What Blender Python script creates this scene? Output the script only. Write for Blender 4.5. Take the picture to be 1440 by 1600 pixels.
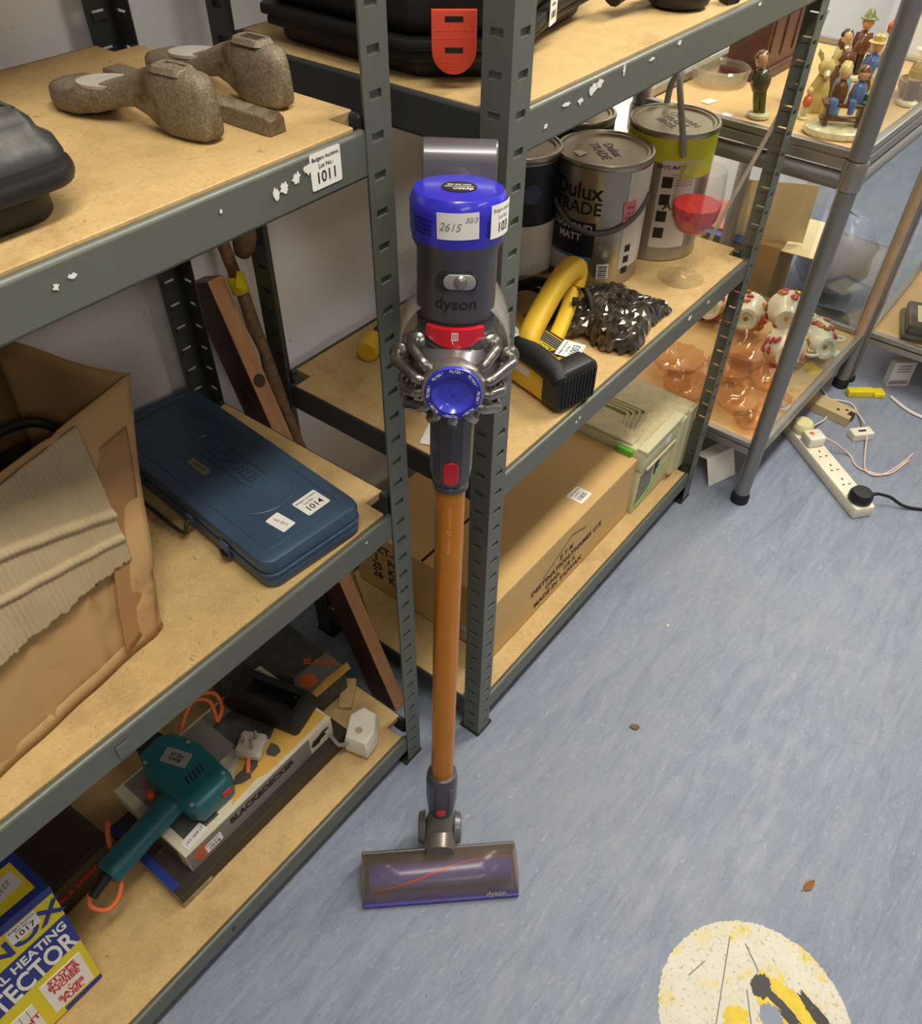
import bpy, bmesh, math, random
from mathutils import Matrix, Vector, Euler
random.seed(7)
for o in list(bpy.data.objects): bpy.data.objects.remove(o)
SC = bpy.context.scene
COL = SC.collection
PI = math.pi
def srgb(c):
    return tuple(((x/255)/12.92 if x/255 <= .04045 else ((x/255+.055)/1.055)**2.4) for x in c)

# ------------------------------------------------------------------ camera
cam = bpy.data.cameras.new('camera')
camo = bpy.data.objects.new('camera', cam); COL.objects.link(camo)
camo.location = (-0.6493, -0.5821, 1.4901)
camo.rotation_euler = (0.7601, -0.0120, -0.9110)
cam.sensor_fit = 'HORIZONTAL'; cam.sensor_width = 36.0
cam.lens = 1278.3/1440*36
cam.shift_y = 66.8/1440
cam.clip_start = .02
SC.camera = camo
# ------------------------------------------------------------------ world, lights, exposure
W = bpy.data.worlds.new('room_ambient'); SC.world = W; W.use_nodes = True
W.node_tree.nodes['Background'].inputs[0].default_value = (1.0, .98, .97, 1)
W.node_tree.nodes['Background'].inputs[1].default_value = .04
def area(name, loc, rot, sx, sy, power, col):
    l = bpy.data.lights.new(name, 'AREA'); l.shape = 'RECTANGLE'; l.size = sx; l.size_y = sy
    l.energy = power; l.color = col
    o = bpy.data.objects.new(name, l); COL.objects.link(o); o.location = loc; o.rotation_euler = rot
    return o
WARM = (1.0, .93, .80)
area('ceiling_panel_and_fill_light', (-.30, -.58, 2.55), (0, 0, 0), 1.2, .22, 24, WARM)
area('ceiling_panel_and_fill_light', (1.45, -.58, 2.55), (0, 0, 0), 1.2, .22, 35, WARM)
area('ceiling_panel_and_fill_light', (3.1, -.58, 2.55), (0, 0, 0), 1.2, .22, 30, WARM)
area('ceiling_panel_and_fill_light', (.6, -2.5, 2.55), (0, 0, 0), 1.2, .3, 9, WARM)
area('ceiling_panel_and_fill_light', (-1.6, -2.3, 2.55), (0, 0, 0), 1.2, .3, 14, WARM)  # unseen fill lamp, added to brighten the wall behind the near shelves
vs = SC.view_settings
vs.view_transform = 'Standard'; vs.look = 'None'; vs.gamma = 1; vs.use_curve_mapping = False
vs.exposure = 0.32

# ------------------------------------------------------------------ materials
def newmat(name):
    m = bpy.data.materials.new(name); m.use_nodes = True
    nt = m.node_tree; b = nt.nodes['Principled BSDF']
    return m, nt, b
def N(nt, t, **kw):
    n = nt.nodes.new(t)
    for k, v in kw.items():
        if k.startswith('i_'):
            key = k[2:]; key = int(key) if key.isdigit() else key.replace('_', ' ')
            n.inputs[key].default_value = v
        else: setattr(n, k, v)
    return n
def coords(nt, scale=(1, 1, 1), rot=(0, 0, 0)):
    tc = N(nt, 'ShaderNodeTexCoord'); mp = N(nt, 'ShaderNodeMapping')
    mp.inputs['Scale'].default_value = scale; mp.inputs['Rotation'].default_value = rot
    nt.links.new(tc.outputs['Object'], mp.inputs['Vector']); return mp.outputs['Vector']
def ramp(nt, fac, stops):
    r = N(nt, 'ShaderNodeValToRGB'); e = r.color_ramp.elements
    while len(e) < len(stops): e.new(.5)
    for el, (p, c) in zip(e, stops):
        el.position = p; el.color = (*c, 1) if len(c) == 3 else c
    nt.links.new(fac, r.inputs['Fac']); return r.outputs['Color']
def noise(nt, vec, scale, detail=4, rough=.6, dist=0):
    n = N(nt, 'ShaderNodeTexNoise'); n.inputs['Scale'].default_value = scale
    n.inputs['Detail'].default_value = detail; n.inputs['Roughness'].default_value = rough
    n.inputs['Distortion'].default_value = dist
    nt.links.new(vec, n.inputs['Vector']); return n.outputs['Fac']
def mix(nt, fac, a, b):
    m = N(nt, 'ShaderNodeMix', data_type='RGBA')
    for s, v in ((0, fac), (6, a), (7, b)):
        if hasattr(v, 'links') or isinstance(v, bpy.types.NodeSocket): nt.links.new(v, m.inputs[s])
        else: m.inputs[s].default_value = v if s == 0 else (*v, 1)
    return m.outputs[2]
def bump(nt, b, h, strength, dist=.002):
    n = N(nt, 'ShaderNodeBump'); n.inputs['Strength'].default_value = strength; n.inputs['Distance'].default_value = dist
    nt.links.new(h, n.inputs['Height']); nt.links.new(n.outputs['Normal'], b.inputs['Normal'])
def mat(name, rgb, rough=.5, metal=0, var=.12, vs_=18, bmp=0, bs=120, dirt=None, dscale=9, dthr=.58, coat=0, stretch=(1, 1, 1), trans=0, ior=1.45, alpha=1, spec=None):
    m, nt, b = newmat(name); c = srgb(rgb)
    v = coords(nt, stretch)
    col = ramp(nt, noise(nt, v, vs_), [(.3, tuple(x*(1-var) for x in c)), (.7, tuple(min(1, x*(1+var)) for x in c))])
    if dirt:
        f = ramp(nt, noise(nt, v, dscale, 6, .7), [(dthr, (0, 0, 0)), (dthr+.12, (1, 1, 1))])
        col = mix(nt, f, col, srgb(dirt))
    nt.links.new(col, b.inputs['Base Color'])
    b.inputs['Roughness'].default_value = rough; b.inputs['Metallic'].default_value = metal
    if coat: b.inputs['Coat Weight'].default_value = coat; b.inputs['Coat Roughness'].default_value = .08
    if trans: b.inputs['Transmission Weight'].default_value = trans; b.inputs['IOR'].default_value = ior
    if alpha < 1: b.inputs['Alpha'].default_value = alpha
    if spec is not None: b.inputs['Specular IOR Level'].default_value = spec
    if bmp: bump(nt, b, noise(nt, v, bs, 3), bmp)
    return m

# ------------------------------------------------------------------ mesh helpers
class MB:
    def __init__(s, M=None): s.v = []; s.f = []; s.M = M or Matrix()
    def add(s, vs, fs, M=None):
        k = len(s.v); T = s.M @ M if M else s.M
        s.v += [T @ Vector(p) for p in vs]; s.f += [tuple(i+k for i in f) for f in fs]; return s
    def bx(s, x0, x1, y0, y1, z0, z1, M=None):
        return s.add([(x0,y0,z0),(x1,y0,z0),(x1,y1,z0),(x0,y1,z0),(x0,y0,z1),(x1,y0,z1),(x1,y1,z1),(x0,y1,z1)],
                     [(0,3,2,1),(4,5,6,7),(0,1,5,4),(1,2,6,5),(2,3,7,6),(3,0,4,7)], M)
    def loft(s, loops, cap0=True, cap1=True, closed=True, M=None):
        n = len(loops[0]); vs = [p for l in loops for p in l]; fs = []
        for i in range(len(loops)-1):
            for j in range(n if closed else n-1):
                a = i*n+j; b = i*n+(j+1) % n; fs.append((a, b, b+n, a+n))
        if cap0: fs.append(tuple(reversed(range(n))))
        if cap1: fs.append(tuple(range((len(loops)-1)*n, len(loops)*n)))
        return s.add(vs, fs, M)
    def lathe(s, prof, n=32, M=None, cap0=True, cap1=True, a0=0, a1=2*PI):
        full = abs(a1-a0-2*PI) < 1e-6
        loops = [[(r*math.cos(a0+(a1-a0)*j/(n if full else n-1)), r*math.sin(a0+(a1-a0)*j/(n if full else n-1)), z) for j in range(n)] for r, z in prof]
        return s.loft(loops, cap0, cap1, full, M)
    def cyl(s, p0, p1, r0, r1=None, n=20, cap=True):
        p0 = Vector(p0); p1 = Vector(p1); d = p1-p0; r1 = r0 if r1 is None else r1
        q = d.to_track_quat('Z', 'Y').to_matrix().to_4x4()
        return s.lathe([(r0, 0), (r1, d.length)], n, Matrix.Translation(p0) @ q, cap, cap)
    def tube(s, pts, r, n=8, closed=False, cap=True, flat=1):
        pts = [Vector(p) for p in pts]; m = len(pts); rr = r if isinstance(r, (list, tuple)) else [r]*m
        loops = []; up = None
        for i in range(m):
            t = (pts[(i+1) % m]-pts[i-1]) if closed else (pts[min(i+1, m-1)]-pts[max(i-1, 0)])
            t.normalize()
            if up is None: up = t.orthogonal().normalized()
            up = (up - t*up.dot(t)); up = up.normalized() if up.length > 1e-6 else t.orthogonal().normalized()
            w = t.cross(up)
            loops.append([pts[i]+(up*math.cos(2*PI*j/n)*flat+w*math.sin(2*PI*j/n))*rr[i] for j in range(n)])
        if closed: loops.append(loops[0])
        return s.loft(loops, cap and not closed, cap and not closed)
    def prism(s, poly, z0, z1, M=None, bev=0, steps=2):
        if not bev: return s.loft([[(x, y, z0) for x, y in poly], [(x, y, z1) for x, y in poly]], M=M)
        L = []
        def off(d): return inset(poly, d)
        for i in range(steps+1):
            a = PI/2*i/steps; L.append([(x, y, z0+bev*(1-math.cos(a))) for x, y in off(bev*(1-math.sin(a)))])
        for i in range(steps+1):
            a = PI/2*i/steps; L.append([(x, y, z1-bev*(1-math.sin(a))) for x, y in off(bev*(1-math.cos(a)))])
        return s.loft(L, M=M)
    def build(s, name, m, parent=None, smooth=None, bevel=0, seg=2, sub=0, solid=0, loc=None):
        me = bpy.data.meshes.new(name); me.from_pydata([tuple(p) for p in s.v], [], s.f); me.update()
        bm = bmesh.new(); bm.from_mesh(me); bmesh.ops.recalc_face_normals(bm, faces=bm.faces); bm.to_mesh(me); bm.free()
        me.materials.append(m)
        if smooth is not None:
            me.polygons.foreach_set('use_smooth', [True]*len(me.polygons))
            if smooth < 180: me.set_sharp_from_angle(angle=math.radians(smooth))
        o = bpy.data.objects.new(name, me); COL.objects.link(o)
        if parent: o.parent = parent
        if solid: md = o.modifiers.new('solid', 'SOLIDIFY'); md.thickness = solid; md.offset = 0
        if bevel: md = o.modifiers.new('bevel', 'BEVEL'); md.width = bevel; md.segments = seg; md.limit_method = 'ANGLE'; md.angle_limit = math.radians(40); md.harden_normals = False
        if sub: md = o.modifiers.new('sub', 'SUBSURF'); md.levels = sub; md.render_levels = sub
        return o
def inset(poly, d):
    n = len(poly); out = []
    ar = sum(poly[i][0]*poly[(i+1) % n][1]-poly[(i+1) % n][0]*poly[i][1] for i in range(n))
    sg = 1 if ar > 0 else -1
    for i in range(n):
        p0 = Vector(poly[i-1]); p = Vector(poly[i]); p1 = Vector(poly[(i+1) % n])
        e0 = (p-p0).normalized(); e1 = (p1-p).normalized()
        n0 = Vector((-e0.y, e0.x))*sg; n1 = Vector((-e1.y, e1.x))*sg
        b = n0+n1; k = 1+n0.dot(n1); b = b/max(k, .3)
        out.append((p.x+b.x*d, p.y+b.y*d))
    return out
def rrect(x0, x1, y0, y1, r, n=4):
    P = []
    for cx, cy, a in ((x1-r, y1-r, 0), (x0+r, y1-r, PI/2), (x0+r, y0+r, PI), (x1-r, y0+r, 1.5*PI)):
        for i in range(n+1): t = a+PI/2*i/n; P.append((cx+r*math.cos(t), cy+r*math.sin(t)))
    return P
def circ(cx, cy, r, n=24): return [(cx+r*math.cos(2*PI*i/n), cy+r*math.sin(2*PI*i/n)) for i in range(n)]
def spline(pts, k=6):
    pts = [Vector(p) for p in pts]; out = []
    for i in range(len(pts)-1):
        p0 = pts[max(i-1, 0)]; p1 = pts[i]; p2 = pts[i+1]; p3 = pts[min(i+2, len(pts)-1)]
        for j in range(k):
            t = j/k
            out.append(.5*((2*p1)+(p2-p0)*t+(2*p0-5*p1+4*p2-p3)*t*t+(3*p1-p0-3*p2+p3)*t**3))
    return out+[pts[-1]]
def frame(o, x, y, z):
    m = Matrix.Identity(4)
    for i, c in enumerate((x, y, z, o)):
        for k in range(3): m[k][i] = c[k]
    return m
def TR(x, y, z, rz=0, rx=0, ry=0): return Matrix.Translation((x, y, z)) @ Euler((rx, ry, rz)).to_matrix().to_4x4()
def thing(name, label, cat, loc=(0, 0, 0), rz=0, group=None, M=None, kind=None):
    o = bpy.data.objects.new(name, None); COL.objects.link(o); o.empty_display_size = .02
    o.matrix_world = M if M is not None else TR(*loc, rz)
    return tag(o, label, cat, group, kind)
def tag(o, label=None, cat=None, group=None, kind=None):
    if label: o['label'] = label
    if cat: o['category'] = cat
    if group: o['group'] = group
    if kind: o['kind'] = kind
    return o
FONTS = {}
def text(s, size, m, parent, M, name='lettering', align='CENTER', wx=1, bold=0, bend=0, ext=.0002, shear=0, space=1, line=1):
    cu = bpy.data.curves.new('t', 'FONT'); cu.body = s; cu.size = size; cu.align_x = align; cu.align_y = 'CENTER'
    cu.extrude = ext if not bend else 0; cu.offset = bold*size; cu.shear = shear; cu.space_character = space; cu.space_line = line
    cu.resolution_u = 3
    t = bpy.data.objects.new('t', cu); COL.objects.link(t)
    dg = bpy.context.evaluated_depsgraph_get(); dg.update()
    me = bpy.data.meshes.new_from_object(t.evaluated_get(dg)); bpy.data.objects.remove(t); bpy.data.curves.remove(cu)
    for v in me.vertices: v.co.x *= wx
    if bend:
        bm = bmesh.new(); bm.from_mesh(me)
        x0 = min(v.co.x for v in bm.verts); x1 = max(v.co.x for v in bm.verts); k = max(2, int((x1-x0)/(abs(bend)*.07)))
        for i in range(1, k):
            g = bm.verts[:]+bm.edges[:]+bm.faces[:]
            bmesh.ops.bisect_plane(bm, geom=g, plane_co=(x0+(x1-x0)*i/k, 0, 0), plane_no=(1, 0, 0))
        for v in bm.verts:
            a = v.co.x/bend; v.co.x = math.sin(a)*(bend+.0003); v.co.z = math.cos(a)*(bend+.0003)-bend
        bm.to_mesh(me); bm.free()
    me.transform(M); me.materials.clear(); me.materials.append(m); me.name = name
    o = bpy.data.objects.new(name, me); COL.objects.link(o); o.parent = parent
    return o
def patch(parent, name, m, M, w, h, bend=0, th=.0004, seg=10, jag=0, r=.002):
    b = MB(M)
    if bend:
        L = []
        for i in range(seg+1):
            x = -w/2+w*i/seg; a = x/bend
            c = [(math.sin(a)*(bend+d), y, math.cos(a)*(bend+d)-bend) for d in (.0001, th) for y in ((-h/2, h/2) if d < th else (h/2, -h/2))]
            L.append(c)
        b.loft(L)
    else:
        P = rrect(-w/2, w/2, -h/2, h/2, min(r, w/3, h/3), 2)
        if jag: P = [(x+random.uniform(-jag, jag), y+random.uniform(-jag, jag)) for x, y in P]
        b.prism(P, 0.00005, th)
    return b.build(name, m, parent)

# common materials
M_white = mat('label_paper', (236, 234, 230), .6, var=.02)
M_ink = mat('black_print', (22, 22, 24), .6, var=.05)
M_greyink = mat('pencil_grey', (120, 120, 122), .7, var=.05)
M_note = mat('note_paper', (214, 212, 212), .7, var=.03)
M_black = mat('black_plastic', (24, 24, 26), .45, bmp=.15, bs=300)
M_blackr = mat('black_rubber', (20, 20, 21), .6)
M_white_pl = mat('white_plastic', (226, 222, 208), .35, var=.03)
def lot_label(parent, M, num, w=.036, h=.034, bend=0, wx=1):
    p = patch(parent, 'lot_label', M_white, M, w, h, bend)
    t = lambda s, sz, y, b=0: text(s, sz, M_ink, p, M @ Matrix.Translation((0, y*h, .0005)), bend=bend, bold=b, wx=wx)
    t('Badgers Auctions', w*.125, .33); t('Lot No.:', w*.14, .12); t(num, w*.36, -.2, .008)
    return p
# ------------------------------------------------------------------ the room
def floor_mat():
    m, nt, b = newmat('marbled_blue_vinyl')
    v = coords(nt, (1.5, 8, 1), (0, 0, math.radians(4)))
    n1 = noise(nt, v, 4.5, 9, .78, .9); v2 = coords(nt, (2.6, 16, 1), (0, 0, math.radians(-3)))
    n2 = noise(nt, v2, 12, 7, .75, .6); v3 = coords(nt)
    n3 = noise(nt, v3, 1.7, 3, .5)
    c1 = ramp(nt, n1, [(.3, srgb((104, 115, 140))), (.5, srgb((126, 136, 156))), (.7, srgb((144, 150, 164)))])
    f2 = ramp(nt, n2, [(.6, (0, 0, 0)), (.76, (.6, .6, .6))])
    c2 = mix(nt, f2, c1, srgb((186, 190, 200)))
    f3 = ramp(nt, n3, [(.45, (0, 0, 0)), (.75, (.5, .5, .5))])
    c3 = mix(nt, f3, c2, srgb((140, 144, 154)))
    v6 = coords(nt, (40, 110, 40)); n6 = noise(nt, v6, 2.2, 5, .7, .8)
    c3 = mix(nt, ramp(nt, n6, [(.55, (0, 0, 0)), (.72, (.5, .5, .5))]), c3, srgb((92, 100, 120)))
    n7 = noise(nt, v6, 1.3, 6, .7, 1.2)
    c3 = mix(nt, ramp(nt, n7, [(.58, (0, 0, 0)), (.70, (.55, .55, .55))]), c3, srgb((176, 182, 192)))
    f4 = ramp(nt, noise(nt, v3, 11, 9, .75), [(.60, (0, 0, 0)), (.72, (.65, .65, .65))])
    c4 = mix(nt, f4, c3, srgb((128, 126, 122)))
    f5 = ramp(nt, noise(nt, v3, 140, 3, .6), [(.71, (0, 0, 0)), (.735, (1, 1, 1))])
    c5 = mix(nt, f5, c4, srgb((70, 72, 84)))
    nt.links.new(c5, b.inputs['Base Color'])
    r = ramp(nt, noise(nt, v3, 12, 5), [(.3, (.42, .42, .42)), (.7, (.6, .6, .6))]); nt.links.new(r, b.inputs['Roughness'])
    b.inputs['Specular IOR Level'].default_value = .4
    bump(nt, b, noise(nt, v3, 220, 2), .06)
    return m
def wall_mat(name, rgb):
    m, nt, b = newmat(name); v = coords(nt); c = srgb(rgb)
    col = ramp(nt, noise(nt, v, 2.5, 4), [(.3, tuple(x*.93 for x in c)), (.7, c)])
    f = ramp(nt, noise(nt, v, 55, 5, .6), [(.7, (0, 0, 0)), (.75, (.7, .7, .7))])
    nt.links.new(mix(nt, f, col, srgb((120, 108, 98))), b.inputs['Base Color'])
    b.inputs['Roughness'].default_value = .75; bump(nt, b, noise(nt, v, 90, 4), .12); return m
def struct(name, bx, m):
    o = MB().bx(*bx).build(name, m); o['kind'] = 'structure'; return o
M_floor = floor_mat(); M_wall = wall_mat('painted_plaster', (240, 237, 240)); M_wallfar = wall_mat('cluttered_far_wall', (150, 140, 128)); M_ceil = wall_mat('ceiling_paint', (225, 222, 215))
struct('floor', (-3.2, 4.6, -3.6, .5, -.05, 0), M_floor)
struct('wall_back', (-3.2, 4.6, .47, .55, 0, 2.6), M_wall)
struct('wall_left', (-3.28, -3.2, -3.6, .55, 0, 2.6), M_wallfar)
struct('wall_right', (4.6, 4.68, -3.6, .55, 0, 2.6), M_wall)
struct('wall_front', (-3.2, 4.6, -3.68, -3.6, 0, 2.6), M_wallfar)
struct('ceiling', (-3.2, 4.6, -3.68, .55, 2.6, 2.66), M_ceil)

# ------------------------------------------------------------------ shelving units
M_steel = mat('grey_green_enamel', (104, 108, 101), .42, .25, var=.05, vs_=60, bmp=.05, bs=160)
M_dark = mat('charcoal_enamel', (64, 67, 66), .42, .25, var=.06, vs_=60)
def mdf_mat(name, rgb):
    m, nt, b = newmat(name); v = coords(nt); c = srgb(rgb)
    col = ramp(nt, noise(nt, v, 26, 6, .7), [(.3, tuple(x*.84 for x in c)), (.72, tuple(min(1, x*1.1) for x in c))])
    f = ramp(nt, noise(nt, v, 5.5, 8, .72, .3), [(.56, (0, 0, 0)), (.72, (.45, .45, .45))])
    col = mix(nt, f, col, srgb((128, 98, 66)))
    f = ramp(nt, noise(nt, v, 75, 4, .6, 1.0), [(.67, (0, 0, 0)), (.73, (.7, .7, .7))])
    col = mix(nt, f, col, srgb((104, 78, 54)))
    f = ramp(nt, noise(nt, v, 320, 3, .6, .5), [(.56, (0, 0, 0)), (.68, (.38, .38, .38))])
    col = mix(nt, f, col, srgb((140, 106, 66)))
    f = ramp(nt, noise(nt, v, 210, 3, .6, .5), [(.60, (0, 0, 0)), (.72, (.4, .4, .4))])
    col = mix(nt, f, col, srgb((226, 196, 146)))
    nt.links.new(col, b.inputs['Base Color']); b.inputs['Roughness'].default_value = .62
    b.inputs['Specular IOR Level'].default_value = .3
    bump(nt, b, noise(nt, v, 260, 3), .12); return m
M_mdf = mdf_mat('chipboard_tan', (200, 170, 118))
M_scrap = mat('torn_label_paper', (228, 228, 224), .8, var=.05)
PW = .037
def post(parent, x, y, ex, ey, m, H=1.8):
    """slotted angle post, corner at (x,y), flanges running to x+ex*PW and y+ey*PW"""
    b = MB(); pitch = .0375; sw = .017; sh = .0085; z0 = .012
    zs = [0.0]; k = 0; z = .028
    while z < H-.02: zs += [z-sh/2, z+sh/2]; z += pitch
    zs.append(H); cs = [0, (PW-sw)/2+.002, (PW+sw)/2+.002, PW]
    for ax in (0, 1):
        vs = []; fs = []
        for zz in zs:
            for c in cs: vs.append((x+ex*c, y, zz) if ax == 0 else (x, y+ey*c, zz))
        for i in range(len(zs)-1):
            for j in range(3):
                if j == 1 and i % 2 == 1:      # punched slot: pressed-in tongue, open along its upper edge
                    k = len(vs); dn = .0035
                    for zz in (zs[i], zs[i+1]-.002):
                        for c in cs[1:3]: vs.append((x+ex*c, y+ey*dn, zz) if ax == 0 else (x+ex*dn, y+ey*c, zz))
                    A = i*4+j
                    fs += [(k, k+1, k+3, k+2), (A, A+1, k+1, k), (A, k, k+2, A+4), (A+1, A+5, k+3, k+1)]
                    continue
                fs.append((i*4+j, i*4+j+1, i*4+j+5, i*4+j+4))
        b.add(vs, fs)
    o = b.build('post', m, parent)
    bm = bmesh.new(); bm.from_mesh(o.data); bmesh.ops.remove_doubles(bm, verts=bm.verts, dist=1e-5); bmesh.ops.recalc_face_normals(bm, faces=bm.faces); bm.to_mesh(o.data); bm.free()
    md = o.modifiers.new('solid', 'SOLIDIFY'); md.thickness = .0018; md.offset = -1
    f = MB().bx(min(x, x+ex*.044)-.002, max(x, x+ex*.044)+.002, min(y, y+ey*.044)-.002, max(y, y+ey*.044)+.002, 0, .007).build('post_foot', M_blackr, o, bevel=.001)
    return o
HB = .046
def shelf_unit(label, x0, x1, y0, y1, zs, tilt=None):
    r = thing('shelving_unit', label, 'shelving', (0, 0, 0))
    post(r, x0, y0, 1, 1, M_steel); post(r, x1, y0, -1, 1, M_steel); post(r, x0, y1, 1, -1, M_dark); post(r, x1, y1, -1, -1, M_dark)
    boards = []
    for i, z in enumerate(zs):
        zl, zr = z if isinstance(z, tuple) else (z, z)
        def beam(xa, xb, ya, yb, m):
            sl = lambda xx: zl+(zr-zl)*(xx-x0)/(x1-x0)
            b = MB(); b.add([(xa,ya,sl(xa)-HB),(xb,ya,sl(xb)-HB),(xb,yb,sl(xb)-HB),(xa,yb,sl(xa)-HB),(xa,ya,sl(xa)),(xb,ya,sl(xb)),(xb,yb,sl(xb)),(xa,yb,sl(xa))],
                            [(0,3,2,1),(4,5,6,7),(0,1,5,4),(1,2,6,5),(2,3,7,6),(3,0,4,7)])
            return b.build('beam', m, r, bevel=.004, smooth=35)
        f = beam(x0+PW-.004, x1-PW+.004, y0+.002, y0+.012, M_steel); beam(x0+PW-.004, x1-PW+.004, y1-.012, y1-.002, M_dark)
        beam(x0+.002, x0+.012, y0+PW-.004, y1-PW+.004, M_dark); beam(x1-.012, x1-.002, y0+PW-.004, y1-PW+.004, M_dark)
        # chipboard deck with notched corners round the posts
        n = .006; a, b_, c, d = x0+.006, x1-.006, y0+.0125, y1-.0125; q = PW-.002
        P = [(a+q, c), (b_-q, c), (b_-q, c+q), (b_, c+q), (b_, d-q), (b_-q, d-q), (b_-q, d), (a+q, d), (a+q, d-q), (a, d-q), (a, c+q), (a+q, c+q)]
        sl = lambda xx: zl+(zr-zl)*(xx-x0)/(x1-x0)
        bb = MB(); bb.loft([[(x, y, sl(x)-.013) for x, y in P], [(x, y, sl(x)+.0015) for x, y in P]])
        boards.append((bb.build('deck_board', M_mdf, r, bevel=.001, seg=1), f))
    return r, boards
ZLT, ZLM, ZLB = 1.2, .690, .090
ZRT, ZRM, ZRB = 1.192, .684, .100
UL, BL = shelf_unit('near grey-green slotted steel shelving unit with the last moulds and blue tool case', -.98, -.005, 0, .435, [(.094, .087), (.700, .687), ZLT, 1.75])
UR, BR = shelf_unit('grey-green slotted steel shelving unit holding paint cans, farther from the camera', .0925, 1.04, -.0735, .385, [ZRB, ZRM, ZRT, 1.75])
def scraps(unit, y, z, xs, seed):
    rnd = random.Random(seed)
    for x, dz, w, h in xs:
        b = MB(frame((x, y, z+dz), (1, 0, 0), (0, 0, 1), (0, -1, 0)))
        P = [(rnd.uniform(.45, 1.1)*w/2*math.cos(2*PI*i/17), rnd.uniform(.4, 1.15)*h/2*math.sin(2*PI*i/17)) for i in range(17)]
        b.prism(P, .0001, .0005); b.build('torn_label_scrap', M_scrap, unit)
fx = lambda x, y, z: frame((x, y, z), (1, 0, 0), (0, 0, 1), (0, -1, 0))
lot_label(UL, fx(-.098, .0015, ZLT-.018) @ Matrix.Rotation(.0, 4, 'Z'), '1011', .04, .033)
scraps(UL, .0015, ZLT-.016, [(-.136, 0, .012, .014), (-.152, -.004, .011, .012), (-.162, -.006, .01, .012), (-.121, .003, .012, .012), (-.225, .0, .004, .004), (-.37, 0, .008, .006), (-.385, -.003, .006, .006)], 1)
scraps(UR, -.072, ZRT-.012, [(.235, -.006, .012, .008), (.26, 0, .02, .012), (.275, .003, .016, .011), (.33, .006, .008, .016), (.165, -.014, .01, .006), (.205, -.002, .018, .006), (.47, .006, .016, .006), (.40, .002, .016, .004), (.72, .006, .012, .005)], 2)
scraps(UR, -.072, ZRM-.02, [(.335, 0, .008, .006), (.345, .003, .007, .006), (.74, .008, .02, .012), (.82, .006, .012, .008)], 3)
scraps(UL, .0015, ZLM-.014, [(-.095, 0, .005, .006)], 4)
M_recess = mat('slot_shadow', (40, 42, 40), .6)

text('7', .016, M_ink, UL, fx(-.487, .0012, .068), name='marker_number', shear=.2)
sl_ = MB(fx(-.50, .0016, .668)); sl_.prism(rrect(-.006, .006, -.009, .009, .001, 1), 0, .0006); sl_ = sl_.build('beam_slot', M_recess, UL)
MB(fx(-.50, .0008, .668)).prism(rrect(-.008, .008, -.011, .011, .001, 1), 0, .0009).build('beam_slot_rim', M_steel, UL, bevel=.0003)
# ------------------------------------------------------------------ cordless stick vacuum
M_vgrey = mat('vacuum_dark_grey', (78, 76, 84), .34, .35, var=.03, coat=.3)
M_vgrey2 = mat('vacuum_mid_grey', (104, 102, 108), .33, .35, var=.03, coat=.3)
M_vsilver = mat('vacuum_silver', (150, 147, 146), .3, .75, var=.03)
M_chrome = mat('cyclone_nickel', (150, 148, 144), .24, .9, var=.05, vs_=40)
M_vblue = mat('filter_blue', (48, 44, 190), .3, 0, var=.04, coat=.5)
M_vblue2 = mat('filter_dark_blue', (24, 22, 110), .4)
M_vdisc = mat('filter_disc_blue', (58, 62, 196), .22, 0, coat=.8)
M_vring = mat('filter_ring_blue', (38, 42, 150), .4)
M_vred = mat('button_red', (196, 26, 44), .3, coat=.5, var=.04)
M_wand = mat('wand_orange_gold', (206, 128, 34), .34, .45, var=.05, vs_=30, coat=.2)
M_wandmark = mat('wand_faded_print', (206, 150, 88), .5)
M_clear = mat('clear_bin_plastic', (186, 184, 180), .12, 0, alpha=.28, var=.02)
M_shroud = mat('smoky_clear_plastic', (132, 118, 98), .2, 0, alpha=.3, var=.12, vs_=12)
M_brush = mat('roller_purple_nap', (70, 60, 190), .85, var=.25, vs_=160, bmp=.6, bs=500)
M_brushred = mat('roller_red_strip', (206, 60, 66), .8, var=.1)
M_sole = mat('sole_purple', (62, 52, 142), .45)
M_dgrey = mat('vacuum_switch_grey', (150, 148, 150), .35, .3)
VB = Vector((-.1276, -.1516, .055)); VA = Vector((.1014, .0531, .9934)); VN = Vector((-.7901, -.6025, .1129)); VS = Vector((.6045, -.7963, -.0191))
VM = frame(VB, VS, -VN, VA)          # local x right, y away from the viewer, z up the wand
VAC = thing('cordless_vacuum', 'cordless stick vacuum with blue filter cap and orange wand leaning on the shelves', 'vacuum cleaner', M=frame((VB.x, VB.y, 0), (1, 0, 0), (0, 1, 0), (0, 0, 1)))
VL = Matrix.Translation((-VB.x, -VB.y, 0)) @ VM
def V(): return MB(VL)
RZ = lambda a: Matrix.Rotation(a, 4, 'Z')
FRONT = lambda z, r, ang=0: VL @ RZ(ang) @ frame((0, -r, z), (1, 0, 0), (0, 0, 1), (0, -1, 0))
# wand
V().lathe([(.0187, .15), (.0187, .775)], 32).build('wand', M_wand, VAC, smooth=40)
text('dyson  v8 absolute', .0085, M_wandmark, VAC, FRONT(.705, .0187) @ RZ(PI/2), name='wand_print', bend=0, wx=1.2)
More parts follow.
